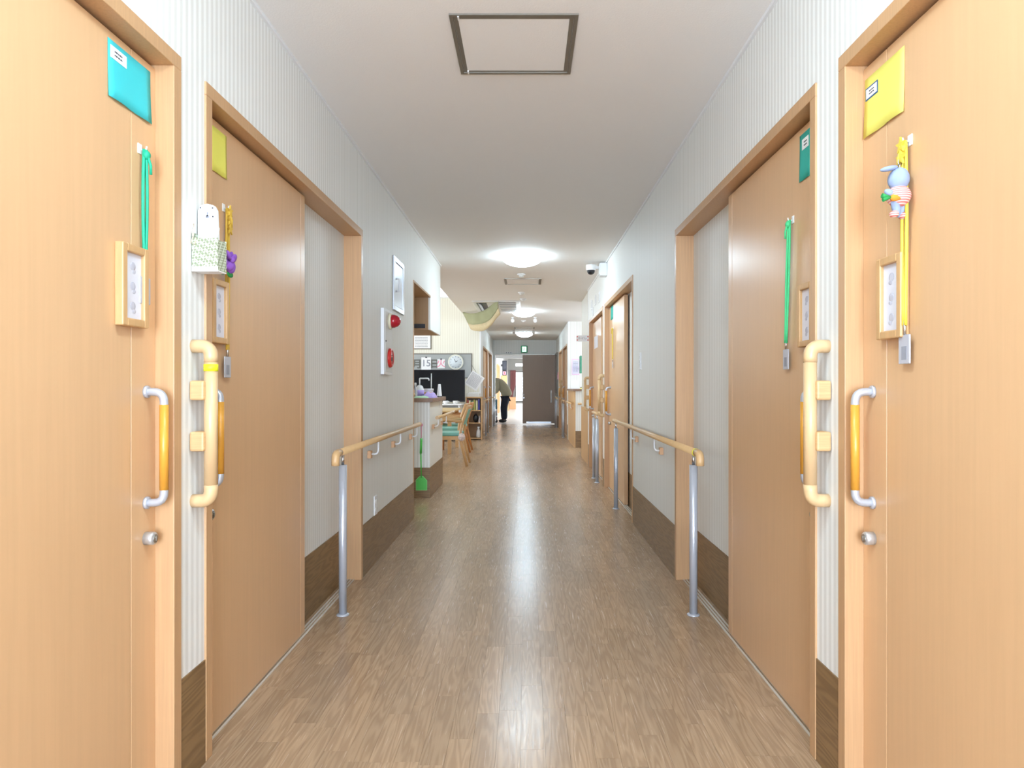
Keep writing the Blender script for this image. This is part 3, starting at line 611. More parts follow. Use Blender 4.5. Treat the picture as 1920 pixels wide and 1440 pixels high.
for i in range(3):
    x = -.585 + i*.064
    mk.box(x-.017, x+.017, 19.983, 19.986, 2.108, 2.113).box(x-.003, x+.003, 19.983, 19.986, 2.084, 2.117).box(x-.015, x+.015, 19.983, 19.986, 2.085, 2.09).box(x-.014, x-.008, 19.983, 19.986, 2.09, 2.105).box(x+.008, x+.014, 19.983, 19.986, 2.09, 2.105)
mk.build('printed_characters', M['ink'], o)

# ------------------------------------------------------------------ things on the near doors
def scribble(mb, c, u, v, n, wd, ht, rows, cols, rnd=random):
    """unreadable print: short strokes on a plane (c corner, u along, v down)."""
    c, u, v, n = Vector(c), Vector(u).normalized(), Vector(v).normalized(), Vector(n).normalized()
    for i in range(rows):
        x = 0.0
        while x < wd*.94:
            l = min(wd*.94-x, wd/cols*(.5+.6*rnd.random())); hh = ht/rows
            mb.obox(c + u*(x+l/2) + v*(hh*(i+.5)), u, v, n, l*.85, hh*.42, .0004); x += l*1.15
def curled(s, x0px, xpl, yw, z0, z1, m, mname, label, curl=.006, nx=8):
    """sheet of paper taped on a leaf; yw = (ya, yb)"""
    o = thing('paper_notice', (s*xpl, sum(yw)/2, z0), label, 'notice', 'coloured paper notices on the doors')
    rows = []
    for i in range(6):
        v = i/5; r = []
        for k in range(nx+1):
            u = k/nx; d = curl*(v**2)*(.35+.65*math.sin(math.pi*(u*1.6+.1))**2) + .0008
            r.append((s*(xpl-d), yw[0]+(yw[1]-yw[0])*u, z1+(z0-z1)*v))
        rows.append(r)
    MB().sheet(rows, (-s*.0004, 0, 0)).build('sheet', m, o)
    return o
def label_on(o, s, xpl, ya, yb, za, zb, border=None):
    d = .0022
    if border: MB().box(s*(xpl-d), s*(xpl-d-.0006), ya, yb, za, zb).build('label_border', border, o); ya += .004; yb -= .004; za += .004; zb -= .004; d += .0006
    lb = MB().box(s*(xpl-d), s*(xpl-d-.0006), ya, yb, za, zb).build('label_strip', M['wpaper'], o)
    mb = MB(); scribble(mb, (s*(xpl-d-.0008), ya+(yb-ya)*.25, zb-(zb-za)*.2), (0, 1, 0), (0, 0, -1), (1, 0, 0), (yb-ya)*.5, (zb-za)*.6, 2, 4); mb.build('print', M['ink'], lb)
xl_, xr_ = -XL+.045, XR+.045
o = curled(-1, 0, xl_, (1.637, 1.822), 1.818, 1.958, M['teal'], 'teal', 'teal paper notice with white label on the nearest door')
label_on(o, -1, xl_, 1.645, 1.712, 1.915, 1.945)
curled(-1, 0, xl_, (2.175, 2.285), 1.81, 1.955, M['yel'], 'yellow', 'lime yellow paper notice on the door beside the wall pocket', .003)
o = curled(1, 0, xr_, (1.652, 1.845), 1.786, 1.945, M['yel2'], 'yellow', 'pale yellow paper notice with blue edged label above the rabbit')
label_on(o, 1, xr_, 1.775, 1.838, 1.885, 1.918, M['blue'])
o = curled(1, 0, xr_, (2.2, 2.285), 1.8, 1.955, M['teal2'], 'teal', 'green teal paper notice on the door with the green cord', .003)
label_on(o, 1, xr_, 2.21, 2.262, 1.9, 1.935)
curled(1, 0, xr_, (7.2, 7.4), 1.83, 1.98, M['teal2'], 'teal', 'small green notice on the glossy door under the camera', .003)

def nameplate(s, xpl, y, z, label, hgt=.205, wd=.115):
    X = lambda d: s*(xpl-d)
    o = thing('name_frame', (X(0), y, z-hgt/2), label, 'name plate', 'wooden name frames on the doors')
    t = .02; dd = .022
    for a in ((y-wd/2, y-wd/2+t, z-hgt/2, z+hgt/2), (y+wd/2-t, y+wd/2, z-hgt/2, z+hgt/2), (y-wd/2+t, y+wd/2-t, z-hgt/2, z-hgt/2+t), (y-wd/2+t, y+wd/2-t, z+hgt/2-t, z+hgt/2)):
        MB().box(X(0), X(dd), *a).build('frame_bar', M['cwood'], o, .003)
    c = MB().box(X(.006), X(.012), y-wd/2+t, y+wd/2-t, z-hgt/2+t, z+hgt/2-t).build('name_card', M['plate'], o)
    mb = MB()
    for i in range(3):
        zz = z + .05 - i*.05
        mb.ball((X(.0122), y, zz), .0008, .012, .011, 10, 6).ball((X(.0122), y+.005, zz-.013), .0008, .008, .006, 10, 6)
    mb.build('faint_characters', M['faint'], c)
nameplate(-1, xl_, 1.722, 1.372, 'wooden name frame below the green lanyard on the nearest door')
nameplate(-1, xl_, 2.205, 1.36, 'wooden name frame below the purple flower')
nameplate(1, xr_, 1.69, 1.34, 'wooden name frame below the plush rabbit')
nameplate(1, xr_, 2.2, 1.35, 'wooden name frame beside the mint green lanyard')

def lanyard(s, xpl, y, ztop, zend, m, label, tagm=True, star=None, side=1, wobble=.004, lean=0.0):
    X = lambda d: s*(xpl-d)
    o = thing('lanyard', (X(0), y, zend-.09), label, 'lanyard', 'lanyards hanging on the doors')
    hk = MB().box(X(0), X(.003), y-.012, y+.006, ztop-.012, ztop+.014).build('wall_hook', M['white'], o, .001)
    MB().tube(bend([(X(.003), y, ztop), (X(.016), y, ztop-.002), (X(.018), y, ztop+.008)], .004), .002, 8).build('hook_prong', M['white'], hk)
    for dy in (-.007, .007):
        pts = [(X(.012+.003*(dy > 0)), y+dy*(.3+.7*math.sin(math.pi*min(1, t*1.2)))+lean*t, ztop+(zend-ztop)*t) for t in [i/10 for i in range(11)]]
        MB().tube(pts, .0042, 8).build('cord', m, o)
    kn = MB().ball((X(.017), y+.002, ztop-.014), .009, .011, .012, 12, 8).build('knot', m, o)
    MB().tube([(X(.02), y, ztop-.015), (X(.024), y+.008, ztop-.04), (X(.022), y+.012, ztop-.062)], .0036, 8).build('loose_end', m, kn)
    if star:
        for k in range(star):
            zz = ztop - .01 - k*.03; pl = []
            for j in range(10):
                a = math.pi/2 + j*math.pi/5; rr = .02 if j % 2 == 0 else .008
                pl.append((X(.02), y + rr*math.cos(a), zz + rr*math.sin(a)))
            MB().prism(pl, (-s*.005, 0, 0)).build('felt_star', m, o)
    if tagm:
        yy = y+lean
        cp = MB().tube([(X(.013), yy, zend+.012), (X(.013), yy, zend-.022)], .004, 10).build('clip', M['chrome'], o)
        tg = MB().box(X(.011), X(.015), yy-.024, yy+.024, zend-.092, zend-.022).build('tag', M['tagm'], o, .003)
        MB().box(X(.015), X(.0155), yy-.012, yy+.01, zend-.082, zend-.05).build('tag_print', M['inkl'], tg)
    return o
lanyard(-1, xl_, 1.775, 1.735, 1.425, M['gcord'], 'emerald green lanyard on the nearest door beside teal notice')
lanyard(-1, xl_, 2.265, 1.71, 1.24, M['ycord2'], 'mustard yellow lanyard with stars behind the wall pocket', star=3)
lanyard(1, xr_, 1.63, 1.705, 1.265, M['ycord'], 'bright yellow lanyard hanging beside the plush rabbit', star=2)
lanyard(1, xr_, 2.345, 1.69, 1.27, M['gcord2'], 'mint green lanyard hanging on the door across from the pocket', lean=.03)
lanyard(1, xr_, 7.15, 1.73, 1.4, M['ycord'], 'thin yellow green lanyard on the glossy door under the camera')

# purple flower on second left door
p = PX(429, 488, -(xl_-.035))
o = thing('fabric_flower', (p.x, p.y, p.z-.05), 'purple fabric flower peeking out behind the wall pocket', 'flower')
random.seed(3)
for k in range(9):
    a = k*2.4; rr = .012+.006*(k % 3)
    rot = Matrix.Rotation(a, 3, 'X') @ Matrix.Rotation(.5, 3, 'Y')
    MB().ball((p.x+.006*math.sin(k), p.y+.02*math.cos(a), p.z+.02*math.sin(a)), .008, rr, .018, 10, 8, rot).build('petal', M['purple'], o)
MB().ball((p.x+.01, p.y, p.z), .01, .01, .01, 10, 8).build('flower_heart', M['purple'], o)
for k in (-1, 1): MB().ball((p.x, p.y-.02+.03*k, p.z-.045), .004, .022, .01, 10, 8).build('leaf', M['leafg'], o)

# patterned wall pocket with white remote and card
pb = Vector((XL, 1.985, 1.447))
o = thing('wall_pocket', pb, 'green patterned paper pocket hung on the wall between the doors', 'wall pocket')
def quadbox(mb, b, t, mi=0): mb.add(b + t, [(0,3,2,1),(4,5,6,7),(0,1,5,4),(1,2,6,5),(2,3,7,6),(3,0,4,7)], False, mi)
xw0, xw1 = XL+.002, XL+.076
ya_, yb_ = 1.955, 2.012
tk = .0025
MB().box(xw0, xw1, ya_, yb_, 1.45, 1.4525).build('pocket_bottom', M['wpaper'], o)
MB().box(xw0+.004, xw1, ya_, ya_+tk, 1.4525, 1.545).build('pocket_side', M['gbox'], o); MB().box(xw0+.004, xw1, yb_-tk, yb_, 1.4525, 1.545).build('pocket_side', M['gbox'], o)
MB().box(xw1-tk, xw1, ya_+tk, yb_-tk, 1.4525, 1.54).build('pocket_front', M['gbox'], o); MB().box(xw0, xw0+.004, ya_, yb_, 1.4525, 1.56).build('pocket_back', M['gbox'], o)
MB().box(xw0, xw1+.001, ya_-.001, ya_, 1.449, 1.463).build('white_hem', M['wpaper'], o)
MB().tube([(xw0+.004, ya_-.001, 1.545), (xw0-.0, ya_-.004, 1.575), (xw0+.008, ya_-.004, 1.585), (xw0+.006, ya_-.003, 1.55), (xw0-.001, ya_-.004, 1.53), (xw0+.01, ya_-.003, 1.524), (xw0+.012, ya_-.002, 1.545)], .0014, 6).build('tie_string', mat('cream_string', (232, 214, 186), .8), o)
o = thing('white_wall_remote', (XL+.03, 1.99, 1.48), 'white plastic remote holder standing in the patterned pocket', 'remote holder')
yb0 = 1.982
pl = []
for (u, v) in ((.004, 1.48), (.004, 1.63), (.01, 1.645), (.03, 1.6505), (.05, 1.645), (.0575, 1.632), (.0645, 1.48)): pl.append((XL+u+.002, yb0, v))
MB().prism(pl, (0, .016, 0)).build('body', M['white'], o, .002)
for (u, v) in ((.014, 1.638), (.049, 1.637), (.05, 1.612)): MB().lathe((XL+u, yb0, v), (0, -1, 0), [(.0022, 0), (.0022, .0012)], 10).build('screw_hole', M['ink'], o)
MB().lathe((XL+.034, yb0, 1.612), (0, -1, 0), [(.005, 0), (.005, .001)], 14).box(XL+.032, XL+.036, yb0-.001, yb0, 1.612, 1.625).build('keyhole_slot', M['inkl'], o)
o = thing('white_card_box', (XL+.052, 1.97, 1.50), 'small white card box in the patterned pocket', 'box')
MB().obox((XL+.052, 1.97, 1.545), (1, 0, -.12), (.12, 0, 1), (0, 1, 0), .034, .07, .012).build('body', M['wpaper'], o, .001)

# plush rabbit key ring
s = 1; xpl = xr_
o = thing('plush_rabbit', (xpl-.03, 1.63, 1.527), 'grey blue plush rabbit key ring in pink striped shirt', 'plush toy')
c = Vector((xpl-.03, 1.625, 1.612))
MB().ball(c, .0235, .026, .028).build('head', M['bunny'], o)
MB().ball(c+Vector((0, 0, -.040)), .027, .028, .026).build('striped_body', M['shirt'], o)
for k, (dx, dy) in enumerate(((-.010, -.006), (.010, .008))):
    q = c+Vector((dx, dy, -.068)); rot = Matrix.Rotation(.3*(1 if k else -1), 3, 'Y')
    lg = MB().ball(q, .0095, .010, .022, rot=rot).build('leg', M['bunny'], o)
    MB().ball(q+Vector((-.004 if k == 0 else .004, 0, -.016)), .0105, .012, .0085).build('striped_foot', M['shirt'], lg)
for k, (dx, dy) in enumerate(((-.026, -.008), (.02, .02))):
    MB().ball(c+Vector((dx, dy, -.034)), .013, .008, .008, rot=Matrix.Rotation(.5, 3, 'Y')).build('arm', M['bunny'], o)
MB().ball(c+Vector((-.026, -.006, .024)), .022, .009, .006, rot=Matrix.Rotation(-.2, 3, 'Y')).build('ear', M['bunny'], o)
MB().ball(c+Vector((.004, .016, .026)), .008, .018, .006).build('ear', M['bunny'], o)
ct = MB().lathe(c+Vector((-.014, -.02, -.05)), (-1, 0, .1), [(.001, -.012), (.007, .002), (.008, .012), (.004, .016)], 12).build('carrot', M['orange'], o)
MB().tube([c+Vector((-.03, -.02, -.048)), c+Vector((-.05, -.02, -.044))], [.003, .006], 8).tube([c+Vector((-.03, -.02, -.048)), c+Vector((-.048, -.02, -.054))], [.003, .005], 8).build('carrot_top', M['leafg'], ct)
ch = MB()
for i in range(6):
    zc = c.z + .032 + i*.0115; xx = c.x + .004 + i*.0035
    ch.tube([(xx + .005*math.cos(a)*(i % 2), 1.632 + .005*math.cos(a)*(1-i % 2), zc + .007*math.sin(a)) for a in [2*math.pi*k/10 for k in range(11)]], .0012, 6)
ch.build('chain', M['chrome'], o)

# ------------------------------------------------------------------ kitchen counter, hung cabinet
o = thing('hung_cabinet', (-1.2, 7.2, 1.685), 'hung kitchen cabinet with papered side and tan underside', 'cabinet')
MB().box(XL-.02, XL-.5, 6.825, 7.62, 1.70, H).build('carcass', M['cabw'], o)
MB().box(XL, XL-.02, 6.82, 7.62, 1.685, H).build('papered_face', M['paper'], o)
MB().box(XL-.02, XL-.5, 6.81, 6.825, 1.70, 2.02).build('end_panel', M['cabw'], o)
MB().box(XL-.02, XL-.5, 6.825, 7.62, 1.685, 1.70).build('underside', M['cabw'], o)
MB().box(XL-.05, XL-.4, 6.8, 6.812, 1.70, 1.74).build('dark_slot', M['ink'], o)
o = thing('kitchen_counter', (-1.25, 7.34, 0), 'white papered kitchen counter with the fly swatter hung on it', 'counter')
MB().box(XL-.006, -1.6, 6.83, 7.85, BH, .96).build('counter_body', M['paper'], o)
MB().box(XL-.003, -1.6, 6.826, 7.855, 0, BH).build('kick_board', M['board'], o)
MB().box(XL+.03, -1.65, 6.79, 7.89, .96, 1.0).build('worktop', M['counter'], o, .004)
MB().box(XL-.006, XL-.0045, 7.55, 7.62, .88, .95).build('switch_plate', M['offw'], o)
rail(-1, .966, .062, 6.9, 8.5, (), (7.0, 7.7), 'short handrail on the kitchen counter beside the chairs', elbow=False, seg=12)
# fly swatter
y = 6.80
o = thing('fly_swatter', PY(790, 920, y), 'lime green fly swatter hanging on the counter end by pink string', 'fly swatter')
a, b_ = PY(790, 797, y), PY(790, 822, y)
MB().box(a.x-.012, a.x+.012, y+.01, y+.026, a.z-.012, a.z+.012).build('hook', M['pink'], o, .003)
for dx in (-.006, .008): MB().tube([(a.x+dx*.5, y, a.z), (b_.x+dx*.3, y, b_.z)], .0018, 6).build('string', M['pink'], o)
h0, h1 = PY(790, 822, y), PY(789, 850, y)
MB().tube([h0, h1], [.011, .012], 10).build('handle', M['lime'], o)
MB().tube([h1, PY(790, 896, y)], [.007, .005], 8).build('shaft', M['lime'], o)
pd = [PY(790-3, 893, y), PY(780, 900, y), PY(780, 919, y), PY(800.5, 919, y), PY(800.5, 901, y), PY(793, 893, y)]
pdl = MB().prism(pd, (0, .004, 0)).build('paddle', M['lime'], o)
MB().tube(pd + [pd[0]], .0035, 6).build('rim', mat('pale_lime_rim', (150, 220, 140), .5), pdl)
# objects on the counter
def lathe_thing(name, c, prof, m, label, cat, n=20):
    o = thing(name, c, label, cat); MB().lathe(c, (0, 0, 1), prof, n).build('body', m, o); return o
ct = 1.0
c = Vector((-1.105, 7.07, ct))
o = thing('soap_dispenser', c, 'white and lilac pump soap dispenser on the counter', 'soap dispenser')
MB().lathe(c, (0, 0, 1), [(.04, 0), (.044, .01), (.044, .085), (.03, .12), (.014, .13)], 20).build('bottle', M['white'], o)
MB().lathe(c, (0, 0, 1), [(.045, .02), (.045, .08)], 20).build('label_band', M['lilac'], o)
MB().tube(bend([c+Vector((0, 0, .13)), c+Vector((0, 0, .2)), c+Vector((.09, 0, .2)), c+Vector((.098, 0, .178))], .008), .007, 10).build('pump', M['white'], o)
c = Vector((-1.135, 6.98, ct)); o = thing('white_bottle', c, 'slim clear spray bottle at the counter edge', 'bottle')
MB().lathe(c, (0, 0, 1), [(.018, 0), (.02, .01), (.02, .08), (.008, .1), (.008, .125)], 16).build('body', M['tagm'], o); MB().lathe(c, (0, 0, 1), [(.011, .125), (.011, .15), (.006, .155)], 12).build('cap', M['white'], o)
c = Vector((-1.045, 7.5, ct)); o = thing('wire_stand', c, 'thin white upright stand behind the dispenser', 'stand')
MB().lathe(c, (0, 0, 1), [(.03, 0), (.03, .008)], 16).build('base', M['white'], o); MB().tube([c, c+Vector((0, 0, .26))], .005, 8).build('rod', M['offw'], o)
c = Vector((-1.04, 7.26, ct)); o = thing('honey_jar', c, 'white tub with honey yellow label on the counter', 'jar')
MB().lathe(c, (0, 0, 1), [(.04, 0), (.05, .01), (.05, .07), (.052, .072)], 22).build('tub', M['white'], o); MB().lathe(c, (0, 0, 1), [(.051, .02), (.051, .055)], 22).build('yellow_label', M['grip'], o); MB().lathe(c, (0, 0, 1), [(.054, .072), (.054, .09), (.05, .094)], 22).build('lid', M['offw'], o)
c = Vector((-.955, 7.5, ct)); o = thing('squeeze_bottle', c, 'small white cone shaped bottle behind the lilac cloth', 'bottle')
MB().lathe(c, (0, 0, 1), [(.026, 0), (.028, .01), (.022, .06), (.016, .12), (.014, .14), (.01, .143)], 18).build('body', M['white'], o); MB().lathe(c, (0, 0, 1), [(.03, 0), (.03, .01)], 18).build('dark_base', M['ink'], o)
def cloth(name, m, x0, x1, y0, y1, zb, hgt, label, seed):
    random.seed(seed); rows = []
    for i in range(9):
        r = []
        for k in range(11):
            u, v = k/10, i/8
            e = min(u, 1-u, v, 1-v); hh = hgt*min(1, e*5)**.5 * (.75+.25*math.sin(u*9+seed)*math.cos(v*7)) + .002
            r.append((x0+(x1-x0)*u, y0+(y1-y0)*v, zb+hh))
        rows.append(r)
    o = thing(name, ((x0+x1)/2, (y0+y1)/2, zb), label, 'cloth'); MB().sheet(rows, (0, 0, -.002)).build('folded_cloth', m, o, 0); 
    return o
cloth('lilac_cloth', M['lilac'], -1.055, -.935, 6.955, 7.19, ct, .062, 'crumpled lilac cloth on the counter', 2)
cloth('green_cloth', M['mint'], -1.13, -.99, 6.81, 6.95, ct, .024, 'flat pale green folded cloth at the counter front', 5)
c = Vector((-1.135, 6.87, ct)); o = thing('figurine', c, 'small peach ornament at the counter edge by the wall', 'ornament')
MB().ball(c+Vector((0, 0, .03)), .014, .014, .03).ball(c+Vector((0, 0, .068)), .011, .011, .014).build('body', M['block2'], o); MB().ball(c+Vector((.01, -.006, .03)), .008, .008, .012).build('arm', M['barw'], o)

# ------------------------------------------------------------------ day room furniture
def chair(x, y, label, pad, wood, z=0):
    """armchair facing -X; origin below the seat centre"""
    o = thing('dining_armchair', (x, y, 0), label, 'chair', 'wooden armchairs at the day room table')
    w2 = .235
    for q in (-1, 1):
        yy = y+q*w2
        MB().tube(bend([(x+.30, yy, 0), (x+.20, yy, .40), (x+.23, yy, .60), (x+.31, yy, .82)], .1, 5), [.017]+[.021]*12+[.017], 8).build('rear_leg', wood, o)
        MB().tube([(x-.21, yy, 0), (x-.21, yy, .63)], [.017, .021], 8).build('front_leg', wood, o)
        MB().tube(bend([(x-.25, yy, .635), (x+.0, yy, .645), (x+.24, yy, .625)], .06), .02, 8).build('armrest', wood, o)
        MB().box(x-.2, x+.2, yy-.012, yy+.012, .37, .42).build('side_rail', wood, o)
    MB().box(x-.22, x-.2, y-w2, y+w2, .37, .42).build('front_rail', wood, o); MB().box(x+.19, x+.21, y-w2, y+w2, .37, .42).build('rear_rail', wood, o)
    MB().box(x-.235, x+.215, y-w2+.015, y+w2-.015, .42, .47).build('seat', M['aqua'], o, .015)
    MB().obox((x+.272, y, .69), (.32, 0, 1), (0, 1, 0), (1, 0, -.32), .24, w2*2-.04, .04).build('backrest', pad, o, .012)
    MB().obox((x+.312, y, .82), (.32, 0, 1), (0, 1, 0), (1, 0, -.32), .05, w2*2+.03, .034).build('top_rail', wood, o, .008)
    return o
chair(-1.13, 9.76, 'beech armchair with aqua seat nearest the kitchen counter', M['aqua'], M['cwood'])
chair(-1.26, 10.85, 'middle beech armchair behind the aqua seated one', M['cwood2'], M['cwood'])
chair(-1.25, 11.75, 'amber armchair closest to the bookshelf', M['cwood2'], M['cwood2'])
o = thing('fabric_pouch', (-.90, 9.5, .36), 'patterned fabric pouch hanging on the nearest armchair', 'pouch')
MB().ball((-.90, 9.5, .41), .05, .03, .055).build('bag', M['fabric'], o); MB().tube([(-.90, 9.5, .45), (-.895, 9.52, .6)], .004, 6).build('strap', M['fabric'], o)
o = thing('dining_table', (-1.85, 11.7, 0), 'pale wooden dining table behind the armchairs', 'table')
MB().box(-2.5, -1.2, 11.15, 12.6, .69, .72).build('tabletop', M['table'], o, .006)
MB().box(-2.4, -1.55, 11.25, 12.5, .60, .69).build('apron', M['cwood'], o)
for x in (-2.42, -1.27):
    for y in (11.28, 12.5): MB().box(x-.03, x+.03, y-.03, y+.03, 0, .69).build('leg', M['block'], o, .004)
o = thing('white_shelf_unit', (-1.85, 13.8, 0), 'low white unit carrying the television', 'cabinet')
MB().box(-2.6, -1.30, 13.6, 14.2, .74, .765).build('top', M['white'], o, .003); MB().box(-2.58, -1.34, 14.16, 14.2, .02, .74).build('back', M['offw'], o)
for x in (-2.58, -1.96, -1.36): MB().box(x, x+.025, 13.62, 14.16, .0, .74).build('upright', M['white'], o)
MB().box(-2.58, -1.34, 13.62, 14.16, .36, .385).build('shelf', M['white'], o)
o = thing('television', (-1.84, 13.9, .765), 'large black flat television below the clock', 'television')
MB().box(-2.46, -1.25, 13.88, 13.93, .80, 1.455).build('bezel', M['black'], o, .006); MB().box(-2.445, -1.265, 13.876, 13.882, .825, 1.44).build('screen', M['screen'], o)
MB().box(-2.05, -1.65, 13.8, 14.0, .765, .775).box(-1.9, -1.8, 13.9, 13.93, .77, .84).build('stand', M['black'], o)
for i, (x, m, lab) in enumerate(((-1.62, 'white', 'small white cup under the television'), (-1.42, 'offw', 'small pale pot at the end of the white unit'))):
    c = Vector((x, 13.68, .765)); o = thing('cup', c, lab, 'cup', 'cups on the white unit')
    MB().lathe(c, (0, 0, 1), [(.035, 0), (.05, .02), (.055, .06), (.05, .062), (.045, .02)], 18).build('bowl', M[m], o); MB().tube(bend([c+Vector((.05, 0, .05)), c+Vector((.08, 0, .045)), c+Vector((.048, 0, .02))], .01), .006, 6).build('handle', M[m], o)
# bookshelf
o = thing('bookshelf', (-1.09, 14.37, 0), 'small open wooden bookshelf at the corridor corner', 'bookshelf')
bx0, bx1, by0, by1 = -1.265, -.925, 14.2, 14.52
for a, b_ in ((bx0, bx0+.022), (bx1-.022, bx1)): MB().box(a, b_, by0, by1, 0, .87).build('side_panel', M['cwood'], o)
for z in (.02, .34, .60): MB().box(bx0+.022, bx1-.022, by0+.01, by1, z, z+.02).build('shelf', M['cwood'], o)
MB().box(bx0, bx1, by0, by1, .87, .895).build('top', M['cwood'], o, .003); MB().box(bx0+.022, bx1-.022, by1-.01, by1, .02, .87).build('back_panel', M['cabw'], o)
bk = [(-1.22, .03, .21, 'bred', 'dark red'), (-1.18, .035, .2, 'bisque', 'cream'), (-1.135, .04, .19, 'bgreen', 'green'), (-1.085, .04, .215, 'bolive', 'olive yellow'), (-1.035, .035, .2, 'bisque', 'cream white'), (-.99, .032, .22, 'bblue', 'violet blue')]
for i, (x, wd, h_, m, nm) in enumerate(bk):
    o = thing('book', (x, 14.33, .62), '%s book on the top shelf of the bookshelf, %s from the armchairs' % (nm, ('first', 'second', 'third', 'fourth', 'fifth', 'sixth')[i]), 'book', 'books on the bookshelf')
    MB().box(x-wd/2, x+wd/2, 14.22, 14.4, .62, .62+h_).build('cover', M[m], o, .003); MB().box(x-wd/2+.004, x+wd/2-.004, 14.224, 14.404, .624, .622+h_).build('pages', M['wpaper'], o)
c = Vector((-1.06, 14.3, .36)); o = thing('round_bag', c, 'dark round pouch on the middle shelf of the bookshelf', 'pouch'); MB().ball(c+Vector((0, 0, .085)), .06, .06, .085).build('body', M['black'], o); MB().tube(bend([c+Vector((-.03, 0, .15)), c+Vector((0, 0, .2)), c+Vector((.03, 0, .15))], .02), .006, 6).build('strap', M['black'], o)
o = cloth('folded_towel', M['fabric'], -1.0, -.955, 14.22, 14.4, .36, .17, 'patterned folded towel on the middle shelf of the bookshelf', 3)
o = thing('white_bag', (-1.0, 14.3, .04), 'white plastic bag on the bottom shelf of the bookshelf', 'bag'); MB().lathe((-1.0, 14.3, .04), (0, 0, 1), [(.04, 0), (.055, .03), (.045, .14), (.02, .19), (.035, .23)], 14).build('body', M['white'], o); MB().tube([(-.99, 14.28, .23), (-.985, 14.27, .27)], .006, 6).build('handle', M['white'], o)
o = thing('paper_tray', (-1.1, 14.35, .895), 'pale tray of papers on top of the bookshelf', 'tray')
MB().box(-1.24, -.98, 14.25, 14.5, .895, .97).build('tray', M['offw'], o, .006); MB().obox((-1.1, 14.37, .98), (1, .1, 0), (-.1, 1, 0), (0, 0, 1), .22, .2, .018).build('paper_stack', M['wpaper'], o)
# newsletter hanging, tilted
ang = R(-33); cc = PY(889.5, 714, 14.25); u = Vector((math.cos(ang), 0, math.sin(ang))); v = Vector((-math.sin(ang), 0, math.cos(ang)))
o = thing('hanging_newsletter', cc-Vector((0, 0, .25)), 'tilted printed newsletter sheet hanging above the bookshelf', 'paper')
MB().obox(cc, u, v, (0, 1, 0), .30, .33, .004).build('sheet', M['wpaper'], o)
mb = MB(); random.seed(5); scribble(mb, cc - u*.13 + v*.14 + Vector((0, -.003, 0)), u, -v, (0, 1, 0), .26, .27, 13, 9); mb.build('print', M['inkl'], o)
MB().tube([cc + v*.165 - u*.06, PY(884.5, 684, 14.5)], .003, 6).build('string', M['ink'], o)
# pinboard with date cards and clock
YB = 14.6
o = thing('pinboard', (-1.9, YB, 1.3), 'grey pinboard with taupe frame behind the television', 'pinboard')
MB().box(-2.7, -1.175, YB-.012, YB, 1.3, 1.805).build('felt', M['bgrey'], o)
for b_ in ((-2.72, -1.16, 1.80, 1.82), (-2.72, -1.16, 1.285, 1.305), (-1.18, -1.16, 1.305, 1.80), (-2.72, -2.70, 1.305, 1.80)): MB().box(b_[0], b_[1], YB-.02, YB, b_[2], b_[3]).build('frame_bar', M['bframe'], o, .003)
def letter(ch, px, py, hgt, m, name, label):
    p = PY(px, py, YB-.016); o = text(ch, name, m, None, p, hgt, ext=.003, off=.006); o['_o'] = tuple(p); tag(o, label, 'lettering', 'date letters on the pinboard'); return o
letter('月', 782, 683.5, .21, M['cardg'], 'month_letter', 'grey cut out month character on the pinboard')
letter('日', 814.5, 683, .20, M['cardg'], 'day_letter', 'grey cut out day character between the two cards')
def card(x0, x1, y0, y1, ch, m, size, name, label):
    a = PY(x0, y1, YB-.02); b_ = PY(x1, y0, YB-.02)
    o = thing(name, ((a.x+b_.x)/2, YB-.02, a.z), label, 'card', 'date cards on the pinboard')
    MB().box(a.x, b_.x, YB-.02, YB-.014, a.z, b_.z).build('card', M['wpaper'], o)
    text(ch, 'card_character', m, o, ((a.x+b_.x)/2, YB-.0215, (a.z+b_.z)/2), size, off=.003)
    MB().box((a.x+b_.x)/2-.016, (a.x+b_.x)/2+.016, YB-.028, YB-.012, b_.z-.012, b_.z+.014).build('clip', M['ink'], o)
card(790, 808, 670, 693, '15', M['inkl'], .2, 'date_number_card', 'white card with the number fifteen on the pinboard')
card(820, 834, 673.5, 690.5, '火', M['pinkl'], .19, 'weekday_card', 'white card with pink weekday character on the pinboard')
cc = PY(854.5, 679, YB-.02)
o = thing('wall_clock', (cc.x, YB-.03, cc.z-.165), 'round white wall clock on the pinboard', 'clock')
MB().lathe((cc.x, YB-.012, cc.z), (0, -1, 0), [(.165, 0), (.165, .03), (.15, .04), (.138, .028)], 36).build('rim', mat('ivory_clock', (236, 236, 222), .4), o)
fc = MB().lathe((cc.x, YB-.012, cc.z), (0, -1, 0), [(.14, .029), (.14, .031)], 36).build('dial', mat('pale_dial', (222, 230, 236), .5), o)
for k in range(12):
    a = k*math.pi/6; MB().obox((cc.x+.115*math.sin(a), YB-.044, cc.z+.115*math.cos(a)), (math.sin(a), 0, math.cos(a)), (math.cos(a), 0, -math.sin(a)), (0, 1, 0), .022, .007, .002).build('hour_mark', M['ink'], fc)
for a, l, wd in ((R(-25), .075, .009), (R(55), .05, .011)): MB().obox((cc.x+l/2*math.sin(a), YB-.046, cc.z+l/2*math.cos(a)), (math.sin(a), 0, math.cos(a)), (math.cos(a), 0, -math.sin(a)), (0, 1, 0), l, wd, .002).build('hand', M['ink'], o)
a = PY(770, 655, YB); b_ = PY(809, 627, YB)
o = thing('framed_certificate', ((a.x+b_.x)/2, YB, a.z), 'framed white document above the pinboard', 'frame')
MB().box(a.x, b_.x, YB-.02, YB, a.z, b_.z).build('frame', M['bframe'], o, .003); pp = MB().box(a.x+.02, b_.x-.02, YB-.023, YB-.019, a.z+.02, b_.z-.02).build('document', M['wpaper'], o)
